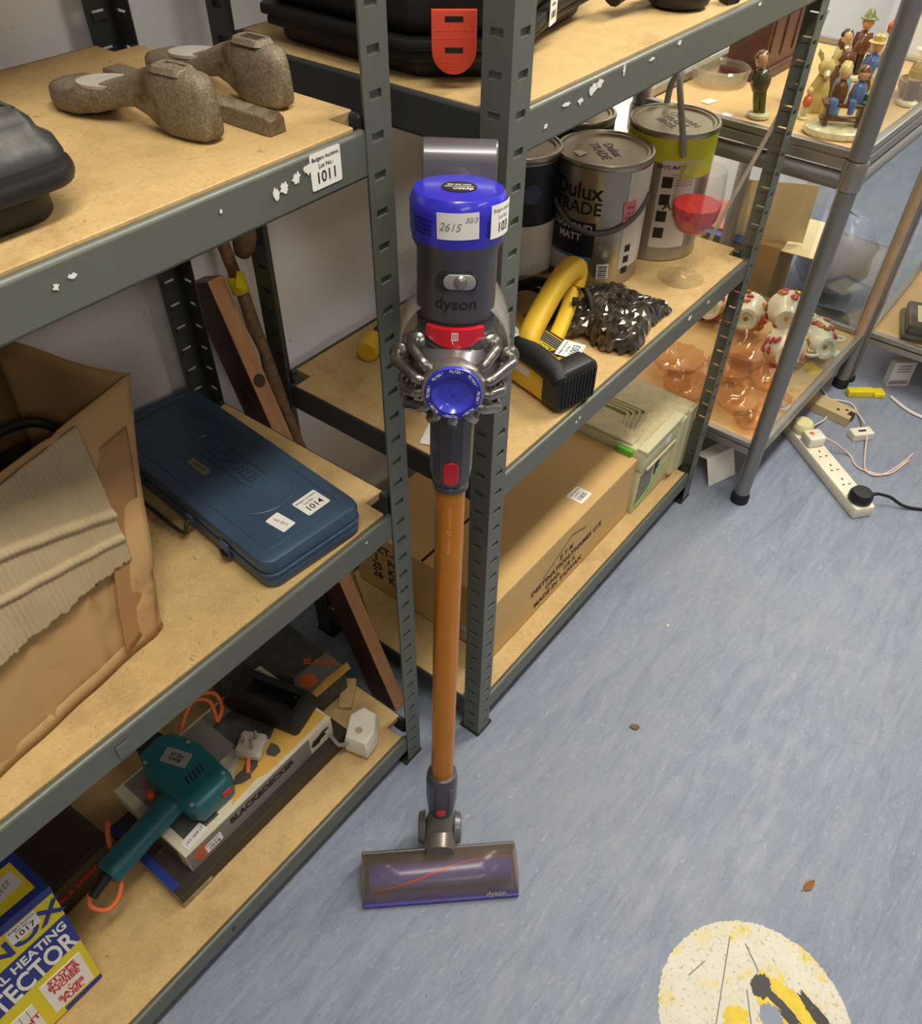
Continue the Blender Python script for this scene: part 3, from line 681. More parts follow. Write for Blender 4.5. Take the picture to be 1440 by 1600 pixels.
text('PROTECTOR', .062, M_white, band, FF(-.006, .148) @ Matrix.Translation((0, 0, .0004)) @ RZ(.07), align='RIGHT', bold=.02, wx=.52)
pn = MB().bx(-.075, -.010, -.0008, 0, .020, .106).build('white_panel', M_white, fb)
text('STOPS\nBOILER\nNOISE\n-\nSAVES\nFUEL', .0155, M_redp, pn, FF(-.0425, .064) @ Matrix.Translation((0, 0, .0006)), bold=.03, line=.85)
MB().bx(-.062, 0, -.0008, 0, .003, .014).build('blue_corner_band', M_bluep, fb)
pn2 = MB().bx(-.175, -.092, -.0008, 0, .004, .088).build('radiator_panel', M_white, fb)
for k in range(7): MB().bx(-.172+k*.0115, -.1712+k*.0115, -.0012, -.0008, .006, .086).build('radiator_line', M_greyink, pn2)
text('FREQUENT', .018, M_redp, pn2, FF(-.135, .05) @ Matrix.Translation((0, 0, .0006)) @ RZ(.1), bold=.02)
lot_label(fb, FF(-.050, .250) @ RZ(.02), '1017', .042, .032)
nt_ = patch(fb, 'price_note', M_note, TR(-.038, .045, .2858, .1), .04, .03)
text('2212', .012, M_greyink, nt_, TR(-.038, .045, .2864, PI+.3), shear=.3)

# two tool cartons, one on the other
M_dkcart = mat('dark_brown_carton', (48, 38, 32), .5, var=.1, dirt=(128, 108, 84), dscale=16, dthr=.66)
M_worn = mat('frayed_card_edge', (150, 138, 112), .8, var=.3, vs_=60)
M_grey = mat('grey_carton', (124, 121, 118), .5, var=.04)
M_bdw = mat('worn_white_carton', (206, 198, 176), .6, var=.08, dirt=(160, 140, 100), dscale=14, dthr=.62)
M_orange = mat('orange_print', (214, 104, 52), .5, var=.05)
M_torn = mat('torn_yellow_card', (206, 164, 76), .8, var=.15)
M_artd = mat('dark_cover_art', (70, 72, 68), .5, var=.4, vs_=30)
t = thing('tool_carton', 'flat dark brown carton underneath the grey and white tool carton', 'carton', (-.315, .18, DB))
MB().bx(-.2, .2, -.098, .095, 0, .034).build('carton_body', M_dkcart, t, bevel=.002)
MB().bx(-.201, -.1995, -.095, .09, .001, .033).build('carton_end', M_worn, t)
MB().bx(-.2005, -.14, -.099, -.0975, .0, .013).build('frayed_corner', M_worn, t)
MB().bx(-.2, .2, -.097, .094, .034, .0365).build('lid_panel', M_dkcart, t)
MB().bx(-.2005, -.185, -.08, .09, .0335, .0369).build('blue_end_flap', M_bluep, t)
t = thing('tool_carton', 'grey and white tool carton with black and orange print, on the dark carton', 'carton', (-.305, .195, DB+.0366))
MB().bx(-.168, .168, -.095, .095, 0, .056).build('carton_body', M_bdw, t, bevel=.0015)
MB().bx(-.1665, .11, -.0956, -.0945, .001, .0545).build('front_print', M_grey, t)
FB = lambda x, h: frame((x, -.0962, h), (1, 0, 0), (0, 0, 1), (0, -1, 0))
text('BLACK&DECKER', .0215, M_ink, t, FB(-.005, .036), bold=.035, wx=.92)
lg = MB()
for k in range(9):
    y = -.016+k*.004; w = .018*math.cos((k-4)/4*.9); lg.bx(-w-.002*k*.3, w-.002*k*.3, y, y+.0022, 0, .0003, FB(-.136, .028))
lg.build('orange_hexagon', M_orange, t)
lot_label(t, FB(-.117, .026) @ RZ(.05), '1016', .034, .026)
pic = MB().bx(.11, .166, -.0956, -.0945, .004, .052).build('jigsaw_picture', M_bdw, t)
sp = MB(); sp.prism([(-.024, -.004), (-.018, .006), (-.006, .007), (.006, .012), (.020, .010), (.022, .006), (.010, .003), (.014, -.006), (.0, -.006), (-.004, -.012), (-.018, -.012)], 0, .0004, FB(.136, .03)); sp.build('jigsaw_print', M_ink, pic)
MB().bx(-.150, -.085, -.08, -.01, .056, .0565).build('cover_print', M_artd, t)
MB().bx(-.168, .168, -.095, -.088, .0558, .0566).build('lid_edge', M_bdw, t)
MB().bx(-.15, .16, -.005, .09, .056, .0563).build('cover_art', M_grey, t)
MB().bx(.02, .15, -.04, .06, .0563, .0566).build('cover_picture', M_artd, t)
rn = random.Random(9)
MB().prism([(-.06, -.085), (.0, -.08), (.02, -.088), (.165, -.086), (.16, -.045), (.12, -.05), (.09, -.03), (.05, -.05), (.02, -.02), (-.02, -.045)], .0566, .0572).build('torn_patch', M_torn, t)
for k, (px, py) in enumerate(((.01, -.055), (.035, -.04), (.055, -.062), (-.015, -.06))):
    MB().prism([(px+.018*rn.uniform(.6, 1.2)*math.cos(a), py+.014*rn.uniform(.6, 1.2)*math.sin(a)) for a in (0, 1.1, 2.1, 3.0, 4.2, 5.3)], .0570, .0576+.0003*k).build('torn_art_scrap', M_artd, t)
nt_ = patch(t, 'price_note', M_note, TR(-.136, -.078, .0567, .1), .045, .02); text('14/3 1858 x3', .007, M_ink, nt_, TR(-.136, -.078, .0573, .1), shear=.3)
MB().bx(-.1686, -.1675, -.07, .0, .008, .045).build('end_print', M_artd, t)
text('VARIABLE\nELECTRONIC\nAUTO', .012, M_redp, t, TR(-.10, .055, .0567, 0), bold=.02)
# carton behind on the right
t = thing('tool_carton', 'battered tool carton with orange hexagon print at the shelf back', 'carton', (-.085, .26, DB), -.05)
MB().bx(-.125, .06, -.09, .10, 0, .075).build('carton_body', M_artd, t, bevel=.002)
MB().bx(-.125, .06, -.09, -.035, .075, .0756).build('silver_band', M_grey, t)
text('BLACK&\nDECKER', .022, M_ink, t, TR(-.06, -.015, .0762, -1.0), bold=.03)
MB().prism(circ(-.01, -.06, .019, 6), .0756, .0762).build('orange_hexagon', M_orange, t)
text('BLACK&', .018, M_orange, t, TR(.035, -.045, .0762, -.9), bold=.03)
MB().prism([(-.13, -.1), (.065, -.1), (.07, -.085), (.02, -.082), (-.05, -.088), (-.13, -.082)], .0745, .0775).build('lid_flap', M_torn, t)

# teal corded tool
M_teal = mat('teal_plastic', (20, 92, 104), .4, var=.05, bmp=.1, bs=300)
M_steelp = mat('brushed_plate', (170, 170, 168), .4, .6)
M_cableo = mat('orange_cable', (226, 112, 62), .5, var=.04)
TZ = DB+.0366+.0575
t = thing('power_tool', 'teal corded power tool with pistol handle lying on the grey carton', 'power tool', (-.385, .195, TZ), .0)
MB().prism([(-.042, -.062), (-.030, -.080), (.034, -.080), (.046, -.066), (.050, .02), (.036, .072), (.012, .085), (-.030, .08), (-.048, .03)], .004, .060, bev=.012, steps=3).build('motor_housing', M_teal, t, smooth=40)
MB().prism([(-.035, .06), (.03, .06), (.02, .11), (-.02, .11)], .012, .05, bev=.008).build('gear_nose', M_blackr, t, smooth=40)
h = MB(TR(-.036, -.018, .028, PI+.12)); h.loft([[(x, r*1.15*math.cos(a), r*math.sin(a)*.95) for a in [2*PI*i/14 for i in range(14)]] for x, r in ((-.01, .022), (.03, .0215), (.07, .020), (.12, .021), (.145, .0215), (.15, .018))])
ho = h.build('handle', M_teal, t, smooth=50)
MB(TR(-.036, -.018, .028, PI+.12)).cyl((.15, 0, 0), (.185, .004, -.008), .0105, .007, 14).build('cable_boot', M_blackr, t, smooth=40)
tr = MB(TR(-.062, .008, .042)); tr.lathe([(.006, 0), (.006, .008), (.003, .010), (0, .0102)], 14, cap1=False).build('trigger_lock', mat('orange_button', (210, 70, 30), .4), ho, smooth=40)
pl = MB().prism(rrect(-.014, .014, -.024, .024, .002, 2), .0600, .0608, TR(.006, .022, 0, .35)).build('rating_plate', M_steelp, t)
text('Bosch\nPSS 23', .009, M_ink, pl, TR(.006, .022, .0610, .35+PI/2), bold=.02)
for k in range(5): MB().prism(rrect(-.0016, .0016, -.009, .009, .0014, 2), .0585, .0604, TR(-.010+k*.0075, -.026, 0, -.25)).build('vent_slot', M_blackr, t)
MB().bx(-.009, .009, -.0815, -.0790, .028, .042, TR(.022, 0, 0)).build('rocker_switch', M_redp, t, bevel=.001)
for px, py in ((-.033, -.066), (.036, -.062), (.038, .03), (-.032, .055)): MB().lathe([(.0035, 0), (.0035, .0016), (.0015, .0016)], 10, TR(px, py, .0588)).build('screw', M_steelp, t)
MB().tube(spline([(-.218, -.034, .018), (-.228, -.045, .004), (-.215, -.062, -.008), (-.190, -.060, -.004), (-.165, -.035, .012), (-.150, .01, .02), (-.13, .05, .004)], 6), .0042, 8).build('supply_cable', M_cableo, t, smooth=60)
oc = MB().tube(spline([(-.33, .285, TZ+.01), (-.285, .30, TZ+.035), (-.262, .28, TZ+.03), (-.275, .25, TZ+.008)], 6)+spline([(-.275, .25, TZ+.008), (-.25, .265, TZ+.012), (-.246, .29, TZ+.03), (-.28, .315, TZ+.03)], 6), .0042, 8)
oc = oc.build('cable_loop', M_cableo, smooth=60); tag(oc, 'short loop of orange cable behind the teal power tool', 'cable')
def ukplug(M, parent_label, m, tagn=('plug',)):
    t = thing('mains_plug', parent_label, 'plug', M=M)
    MB().prism(rrect(-.024, .024, -.026, .022, .007, 4), 0, .018, bev=.004).build('plug_body', m, t, smooth=40)
    MB().prism(rrect(-.021, .021, -.022, .019, .005, 4), .018, .022, bev=.002).build('plug_face', m, t, smooth=40)
    for x, y, w, d in ((0, .010, .008, .004), (-.011, -.010, .0065, .004), (.011, -.010, .0065, .004)):
        MB().bx(x-w/2, x+w/2, y-d/2, y+d/2, .021, .040).build('pin', M_steelp, t, bevel=.0005)
    return t
M_grub = mat('grubby_white_plastic', (196, 186, 174), .45, var=.08, dirt=(150, 132, 112), dscale=40, dthr=.6)
pg = ukplug(TR(-.272, .165, TZ+.001, .5), 'grubby white three-pin plug with orange cable on the grey carton', M_grub)
MB().cyl((-.022, -.004, .008), (-.05, -.012, .004), .0042, n=10).build('cable_stub', M_cableo, pg)
# charger
t = thing('battery_charger', 'black battery charger with an empty slot standing on the cartons', 'charger', (-.185, .195, TZ-.001), .25)
b = MB(); Pq = rrect(-.038, .038, -.07, .085, .008, 3)
b.loft([[(x, y, 0) for x, y in Pq], [(x, y, .02) for x, y in inset(Pq, -.003)], [(x, y, .045) for x, y in inset(Pq, .006)], [(x, y, .047) for x, y in inset(Pq, .008)], [(x*.55, y*.72-.008, .047) for x, y in inset(Pq, .008)], [(x*.5, y*.7-.008, .018) for x, y in inset(Pq, .008)]])
b.build('charger_body', M_black, t, smooth=40, bevel=.001)
for s in (-1, 1): MB().bx(s*.012-.003, s*.012+.003, -.045, -.04, .02, .043).build('contact_rib', M_blackr, t)
# white card cup-like lump
t = thing('plastic_cap', 'off-white chipped plastic cap at the right end of the cartons', 'cap', (-.098, .066, .089), .5)
b = MB(); b.loft([[(x*s, y*s, z) for x, y in ((-.04, -.02), (-.01, -.03), (.03, -.024), (.042, .004), (.02, .026), (-.03, .022))] for s, z in ((.75, 0), (1.1, .014), (1.15, .036), (.95, .056))])
b.build('cap_body', M_white_pl, t, smooth=30, bevel=.002); MB().lathe([(.008, .0558), (.008, .0566)], 6, TR(-.012, .0, 0)).build('stain_disc', mat('tan_stain', (178, 162, 132), .7), t)
MB().tube(spline([(-.03, .015, .04), (-.045, .03, .05), (-.03, .05, .055)], 4), .004, 8).build('metal_clip', M_steelp, t)
wb = MB().prism(rrect(-.035, .035, -.014, .014, .004, 3), 0, .012, bev=.002).build('wood_offcut', M_mdf, smooth=40); wb.matrix_world = TR(-.04, .16, .0885, .6); tag(wb, 'small tan wooden offcut behind the white plastic cap', 'offcut')
# dim clutter at the back of the bottom deck
dc = MB().prism(rrect(-.09, .09, -.04, .04, .02, 4), 0, .06, bev=.015, steps=3).build('dark_hose_bundle', M_blackr, smooth=50); dc.matrix_world = TR(-.10, .385, DB, .1); tag(dc, 'dark bundle in the shadow at the back of the bottom shelf', 'bundle')

t = thing('dark_carton', 'dark carton with red lettering in the shadow behind the teal tool', 'carton', (-.63, .30, DB), .06)
MB().bx(-.11, .10, -.075, .09, 0, .075).build('carton_body', M_dkcart, t, bevel=.002)
text('VARIABLE SPEED', .018, M_redp, t, frame((-.0, -.0757, .045), (1, 0, 0), (0, 0, 1), (0, -1, 0)), bold=.02)
MB().bx(-.1, .09, -.06, .08, .075, .0756).build('lid_print', mat('dark_maroon_print', (44, 26, 24), .5), t)
# ------------------------------------------------------------------ far unit, bottom deck
RB = ZRB+.0015
M_cart = mat('tan_shipping_carton', (204, 168, 110), .6, var=.06, vs_=5, bmp=.1, bs=30)
M_cartp = mat('carton_print_black', (58, 46, 36), .7)
t = thing('shipping_carton', 'large tan shipping carton with black export markings', 'carton', (.485, .165, RB))
hx, hy_, hh = .28, .185, .172
for nm, q in (('end_panel', (-hx, -hx+.004, -hy_, hy_, 0, hh)), ('end_panel', (hx-.004, hx, -hy_, hy_, 0, hh)), ('side_panel', (-hx+.004, hx-.004, -hy_, -hy_+.004, 0, hh)), ('side_panel', (-hx+.004, hx-.004, hy_-.004, hy_, 0, hh))):
    MB().bx(*q).build(nm, M_cart, t, bevel=.001)
MB().bx(-hx, hx, -hy_, -.003, hh, hh+.004).build('top_flap', M_cart, t, bevel=.0015)
MB().bx(-hx, hx, .003, hy_, hh, hh+.004, Matrix.Rotation(-.006, 4, 'X')).build('top_flap', M_cart, t, bevel=.0015)
MB().bx(-hx, hx, -hy_, hy_, 0, .003).build('bottom_panel', M_cart, t)
MB().bx(-hx+.01, hx-.01, -.02, .02, hh-.003, hh-.001).build('seam_gap', M_cartp, t)
CF = lambda x, h: frame((x, -hy_-.0006, h), (1, 0, 0), (0, 0, 1), (0, -1, 0))
for s, sz, x, h in (('DESTINATION:THAMES U.K', .0215, .0, .078), ('C/NO.  1/2 A', .0195, -.025, .052), ('MADE IN TAIWAN', .0215, -.03, .027), ('Z T M', .019, -.01, .104)):
    text(s, sz, M_cartp, t, CF(x, h), bold=.03, wx=1.0, space=1.1)
tri = MB(CF(.005, .094))
for p, q in (((-.105, .0), (0, .05)), ((0, .05), (.06, .03))):
    d = Vector(q)-Vector(p); n = Vector((-d.y, d.x)).normalized()*.0012
    tri.add([(p[0]-n.x, p[1]-n.y, .0003), (q[0]-n.x, q[1]-n.y, .0003), (q[0]+n.x, q[1]+n.y, .0003), (p[0]+n.x, p[1]+n.y, .0003)], [(0, 1, 2, 3)])
tri.build('printed_triangle', M_cartp, t)
CE = lambda y, h: frame((-hx-.0006, y, h), (0, -1, 0), (0, 0, 1), (-1, 0, 0))
for s, y, h in (('NO:ZT-050', .105, .138), ('1   PCS', .090, .108), ('25  KGS', .090, .081), ('26  KGS', .090, .054)): text(s, .029, M_cartp, t, CE(y, h), bold=.03)
ls = MB().bx(-.04, .03, -.0, .035, 0, .0004, CE(-.09, .02)).build('barcode_label', M_note, t)
bc = MB(CE(-.09, .02))
for k in range(14): bc.bx(-.036+k*.0045, -.036+k*.0045+.0012+.0012*((k*7) % 3 > 0), .003, .02, .0004, .0006)
bc.build('bars', M_cartp, ls); text('HPT3', .011, M_cartp, ls, CE(-.10, .046) @ Matrix.Translation((0, 0, .0005)))
lot_label(t, TR(.09, -.145, hh+.0045, .0), '1005', .044, .04)
# cream plastic case and a dusty carton on top of it
M_cream = mat('cream_plastic', (204, 200, 162), .45, var=.05, dirt=(170, 160, 124), dscale=8, dthr=.62)
M_green = mat('green_latch', (86, 164, 40), .4)
M_dustcream = dusty('dusty_cream_plastic', (206, 203, 166), (178, 152, 108), .5)
t = thing('equipment_case', 'cream plastic equipment case with green latch and ribbed lid', 'case', (.895, .105, RB))
MB().prism(rrect(-.122, .125, -.135, .20, .006, 3), 0, .135, bev=.004).build('case_base', M_cream, t, smooth=40)
cl_ = MB().prism(rrect(-.126, .129, -.14, .205, .006, 3), .137, .196, bev=.005).build('case_lid', M_dustcream, t, smooth=40)
MB().bx(-.126, .06, -.144, -.118, .190, .201).build('lid_front_bar', M_cream, t, bevel=.002)
MB().bx(-.10, .05, -.143, -.136, .128, .134).build('front_rail', M_cream, t, bevel=.001)
MB().bx(.045, .075, -.147, -.13, .02, .190).build('front_column', M_cream, t, bevel=.003)
MB().bx(.095, .132, -.145, -.10, .0, .192).build('corner_column', M_cream, t, bevel=.004)
MB().bx(-.12, -.07, -.10, .15, .196, .202).build('lid_step', M_dustcream, t, bevel=.002)
for k in range(4):
    o_ = .011*k
    MB().tube([(-.02+o_, .17, .199), (-.02+o_, -.03-o_, .199), (-.075, -.05-o_, .199)], .004, 8).build('lid_rib', M_cream, t, smooth=50)
MB().bx(-.137, -.122, -.11, -.07, .15, .192).build('latch', M_green, t, bevel=.002)
MB().bx(-.115, -.05, -.1362, -.1345, .03, .12).build('picture_label', M_grey, t)
gm = MB(frame((-.04, -.1375, .055), (1, 0, 0), (0, 0, 1), (0, -1, 0))); gm.tube(spline([(-.075, -.03, 0), (-.03, -.015, 0), (.05, .03, 0)], 5), .002, 6); gm.build('green_swoosh', M_green, t)
text('F', .05, M_ink, t, frame((-.03, -.1366, .09), (1, 0, 0), (0, 0, 1), (0, -1, 0)), bold=.03)
patch(t, 'lot_label', M_white, frame((-.005, -.1405, .165), (1, 0, 0), (0, 0, 1), (0, -1, 0)), .026, .024)
# ------------------------------------------------------------------ far unit, middle deck
RM = ZRM+.0015
M_tin = mat('bare_tin', (176, 170, 156), .28, .85, var=.06, vs_=20)
M_tinlid = mat('dull_tin_lid', (168, 156, 134), .42, .7, var=.12, vs_=14, dirt=(120, 104, 82), dscale=9, dthr=.6)
M_navy = mat('navy_can_label', (24, 28, 42), .4, var=.05)
M_limep = mat('lime_yellow_band', (200, 200, 40), .45, var=.05)
M_canlabel = mat('pale_can_label', (206, 200, 196), .5, var=.05)
M_canblue = mat('light_blue_stripe', (60, 120, 170), .45)
def band(parent, name, m, r, a0, a1, z0, z1, n=28):
    b = MB(); L = []
    for i in range(n+1):
        a = a0+(a1-a0)*i/n; c, s = math.cos(a), math.sin(a)
        L.append([((r+.0003)*c, (r+.0003)*s, z0), ((r+.0003)*c, (r+.0003)*s, z1), ((r+.0008)*c, (r+.0008)*s, z1), ((r+.0008)*c, (r+.0008)*s, z0)])
    return b.loft(L).build(name, m, parent, smooth=40)
def can(label, x, y, r, h, rz=0, group='paint cans on the middle shelf', lidtext=None):
    t = thing('paint_can', label, 'paint can', (x, y, RM), rz, group)
    MB().lathe([(r-.003, 0), (r, .002), (r, .006), (r-.0012, .009), (r-.0012, h-.012), (r+.001, h-.009), (r+.0015, h-.003), (r, h), (r-.004, h), (r-.006, h-.006)], 56, cap1=False).build('can_body', M_tin, t, smooth=35)
    l = MB().lathe([(r-.004, h-.006), (r-.008, h-.002), (r-.012, h-.002), (r-.015, h-.006), (0, h-.0062)], 48, cap0=False, cap1=False).build('lid', M_tinlid, t, smooth=35)
    return t, l
def onc(r, a, h): return RZ(a) @ frame((r, 0, h), (0, 1, 0), (0, 0, 1), (1, 0, 0))
CA = math.atan2(-.58-.15, -.65-.78)        # direction from the cans to the viewer
t, l = can('silver trade paint can with navy label and grey handle, nearest the saw', .772, .172, .0895, .232)
a0 = CA
band(t, 'silver_wrap', M_tin, .0885, a0-1.9, a0+.9, .012, .222)
dk = band(t, 'navy_label', M_navy, .0892, a0-1.15, a0+.02, .06, .127)
band(t, 'blue_stripe', M_canblue, .0894, a0-1.15, a0-.03, .055, .061)
band(t, 'pale_label', M_canlabel, .0892, a0-1.15, a0-.12, .018, .055)
text('Dulux', .040, M_ink, t, onc(.0898, a0-.48, .182), bend=.0898, bold=.02)
text('TRADE', .033, M_ink, t, onc(.0898, a0-.48, .152), bend=.0898, bold=.015)
text('DIAMOND\nMATT', .019, M_canlabel, dk, onc(.0902, a0-.55, .106), bend=.0902, bold=.02)
text('Dulux\nTRADE', .026, M_greyink, l, TR(0, .0, .2262, PI+.9), bold=.02)
band(t, 'cream_side_label', M_canlabel, .0892, a0+.62, a0+1.5, .035, .218)
pk = patch(t, 'pink_note', mat('pink_sticky_note', (226, 128, 146), .6), onc(.0901, a0+.73, .145) @ RZ(.1), .03, .042, bend=.0901)
text('Free\nto a\nFriend', .0095, M_ink, pk, onc(.0906, a0+.73, .145), bend=.0906, shear=.2)
bp = patch(t, 'barcode_label', M_white, onc(.0896, a0+.28, .034) @ RZ(.05), .024, .03, bend=.0896)
for k in range(6): patch(bp, 'bar', M_ink, onc(.0901, a0+.28, .022+k*.0042), .017, .0016+.0008*(k % 2), bend=.0901, th=.0003)
for k in range(3): patch(t, 'hazard_icon', M_ink, onc(.0899, a0+.82, .03+k*.022), .014, .014, bend=.0899)
hd_ = MB(); pts = [(.0935*math.cos(a0+u), .0935*math.sin(a0+u), .165-.055*math.cos(u*1.15)**1) for u in [(-1.35+2.7*i/28)*1.0 for i in range(29)]]
hd_.tube(pts, .0048, 8, flat=.6); hd_.build('carry_handle', mat('grey_handle', (98, 98, 96), .45), t, smooth=50)
w = MB().prism([(-.012, -.008), (.012, -.012), (.014, .006), (.0, .014)], 0, .0005, TR(-.045, .03, .2272)).build('lid_label', M_white, t)
t, l = can('silver paint can with lime yellow top band and upright strap handle', .946, .124, .0865, .248)
a1 = math.atan2(-.58-.12, -.65-.94)
band(t, 'lime_band', M_limep, .0855, a1-PI, a1+PI, .195, .238, 60)
lb = band(t, 'side_label', M_canlabel, .0858, a1-.1, a1+.75, .03, .2)
band(t, 'lime_drip', M_limep, .086, a1+.3, a1+1.3, .165, .198)
text('VINYL MATT', .010, M_navy, lb, onc(.0866, a1+.12, .188), bend=.0866, bold=.02)
for k in range(4): patch(lb, 'hazard_icon', M_ink, onc(.0866, a1+.08, .16-k*.033), .02, .021, bend=.0866)
for k in range(5): patch(lb, 'print_line', M_greyink, onc(.0864, a1+.4, .175-k*.005), .045, .0014, bend=.0864)
text('ASPALL', .025, M_ink, lb, onc(.0868, a1+.55, .115), bend=.0868, bold=.01)
text('CROWN\nTRADE\nVINYL', .022, M_greyink, l, TR(0, 0, .2422, 1.1+PI), bold=.02)
MB().tube(spline([(-.078*math.cos(.5), -.085*math.sin(.5)-.02, .21), (-.07, -.05, .25), (-.03, -.01, .31), (.03, .02, .318), (.06, .05, .28), (.07, .055, .22)], 6), .0062, 8, flat=.5).build('strap_handle', mat('clear_grey_strap', (150, 148, 140), .4, alpha=.85), t, smooth=50)
t, l = can('dark blue labelled paint can half hidden behind the front can', .682, .295, .072, .235)
a2 = math.atan2(-.58-.3, -.65-.71)
band(t, 'navy_label', M_navy, .0712, a2-1.4, a2+1.4, .11, .22); band(t, 'pale_label', M_canlabel, .0712, a2-1.4, a2+1.4, .012, .11)
MB().prism(circ(0, 0, .018, 20), 0, .0006, onc(.0718, a2+.3, .17)).build('round_badge', mat('badge_blue', (60, 70, 104), .5), t)
t, l = can('navy paint can at the back behind the lime-banded can', .90, .305, .068, .235)
band(t, 'navy_label', M_navy, .067, 0, 2*PI, .02, .22, 48)
# wine glass
def glassy(name, tint, gl=.03, boost=1.0, diff=None, dfac=.0):
    m, nt, b = newmat(name); nt.nodes.remove(b)
    tr = N(nt, 'ShaderNodeBsdfTransparent'); tr.inputs[0].default_value = (*tint, 1)
    go = N(nt, 'ShaderNodeBsdfGlossy'); go.inputs['Roughness'].default_value = gl
    fr = N(nt, 'ShaderNodeLayerWeight'); fr.inputs[0].default_value = .5
    pw = N(nt, 'ShaderNodeMath', operation='POWER'); pw.inputs[1].default_value = 4; nt.links.new(fr.outputs['Facing'], pw.inputs[0])
    mu = N(nt, 'ShaderNodeMath', operation='MULTIPLY_ADD', use_clamp=True); mu.inputs[1].default_value = .3*boost; mu.inputs[2].default_value = .035*boost; nt.links.new(pw.outputs[0], mu.inputs[0])
    mx = N(nt, 'ShaderNodeMixShader'); nt.links.new(mu.outputs[0], mx.inputs[0]); base = tr.outputs[0]
    if diff:
        d = N(nt, 'ShaderNodeBsdfDiffuse'); d.inputs[0].default_value = (*srgb(diff), 1); tl = N(nt, 'ShaderNodeBsdfTranslucent'); tl.inputs[0].default_value = (*srgb(diff), 1)
        ad = N(nt, 'ShaderNodeMixShader'); ad.inputs[0].default_value = .5; nt.links.new(d.outputs[0], ad.inputs[1]); nt.links.new(tl.outputs[0], ad.inputs[2])
        m2 = N(nt, 'ShaderNodeMixShader'); m2.inputs[0].default_value = dfac
        nt.links.new(base, m2.inputs[1]); nt.links.new(ad.outputs[0], m2.inputs[2]); base = m2.outputs[0]
    nt.links.new(base, mx.inputs[1]); nt.links.new(go.outputs[0], mx.inputs[2])
    nt.links.new(mx.outputs[0], nt.nodes['Material Output'].inputs[0]); return m
M_glass = glassy('wine_glass_clear', (.985, .985, .98), .02, 1.3, (226, 222, 214), .012)
M_wine = mat('rose_liquid', (196, 22, 38), .08, 0, var=.03, alpha=.72)
t = thing('wine_glass', 'stemmed wine glass a third full of red liquid on the shelf edge', 'glass', (.842, .004, RM+.0005))
g = MB(Matrix.Diagonal((1.34, 1.34, 1.26, 1))); outer = [(.0335, 0), (.0345, .0015), (.03, .003), (.012, .006), (.0055, .012), (.0048, .03), (.0055, .062), (.012, .07), (.024, .080), (.0325, .098), (.0352, .115), (.0345, .14), (.0315, .170)]
inner = [(.0302, .170), (.0332, .14), (.0339, .115), (.0312, .099), (.0228, .0825), (.011, .0745), (0, .073)]
g.lathe(outer+inner, 40, cap1=False); g.build('glass_body', M_glass, t, smooth=60)
MB(Matrix.Diagonal((1.33, 1.33, 1.26, 1))).lathe([(0, .0733), (.0108, .0748), (.0226, .0828), (.031, .0993), (.0337, .115), (.0335, .119), (0, .119)], 40, cap0=False, cap1=False).build('wine', M_wine, t, smooth=40)
# yellow corded saw
M_dewalt = mat('saw_yellow', (224, 182, 46), .5, var=.06, dirt=(120, 96, 40), dscale=40, dthr=.66)
sv = thing('power_saw', 'yellow and black corded power saw lying on its side with loop handle', 'power tool', (.338, -.062, RM), 0)
SM = frame((.004, .0, 0), (.243, .970, 0), (-.970, .243, 0), (0, 0, 1))     # local x runs along the motor, away from the slotted end
def S(): return MB(SM)
def rsec(y0, y1, z0, z1, r): return rrect(y0, y1, z0, z1, r, 4)
S().loft([[(x, a, b) for a, b in inset(rsec(-.044, .046, .001, .078, .02), d)] for x, d in ((-.004, .012), (0, .003), (.004, 0), (.034, 0), (.036, .002))]).build('motor_cap', M_black, sv, smooth=40)
for k in range(10): S().bx(-.0055, .002, -.034+k*.0074, -.0302+k*.0074, .012, .066).build('cooling_slot', M_blackr, sv)
S().loft([[(x, a, b) for a, b in rsec(-.042, .042, .003, .072, .012)] for x in (.034, .09, .19)]+[[(.2, a, b) for a, b in inset(rsec(-.042, .042, .003, .072, .012), .006)]]).build('motor_housing', M_dewalt, sv, smooth=40)
S().tube([(.006, .034, .058), (.02, .032, .066), (.06, .030, .070), (.14, .030, .071), (.20, .030, .066)], [.016, .019, .0195, .0195, .017], 16).build('rubber_grip', M_blackr, sv, smooth=50)
rp = S().bx(.048, .125, -.038, .004, .072, .0728).build('rating_plate', mat('rating_plate_black', (40, 36, 24), .4), sv)
for k in range(6): S().bx(.06, .118, -.033+k*.0052, -.0312+k*.0052, .0728, .0732).build('plate_line', M_dewalt if k in (0, 5) else M_greyink, rp)
text('DEWALT', .010, M_yellow, rp, SM @ frame((.085, .0005, .0730), (-1, 0, 0), (0, -1, 0), (0, 0, 1)), bold=.02)
lot_label(sv, SM @ frame((.046, -.022, .0765), (0, -1, 0), (1, 0, 0), (0, 0, 1)) @ RZ(.45), '1003', .046, .038)
n_t = patch(sv, 'price_note', M_note, SM @ frame((.135, .034, .0905), (-1, 0, 0), (0, -1, 0), (0, 0, 1)) @ RZ(-.1), .046, .03)
text('2220', .014, M_greyink, n_t, SM @ frame((.133, .034, .0912), (-1, 0, 0), (0, -1, 0), (0, 0, 1)) @ RZ(PI), shear=.2)
S().bx(.07, .12, .0422, .0428, .036, .052).build('side_label', M_note, sv)
hp = spline([(.01, .10, .062), (.02, .108, .084), (.08, .122, .105), (.14, .135, .117), (.205, .148, .114), (.232, .152, .094), (.224, .150, .070)], 6)
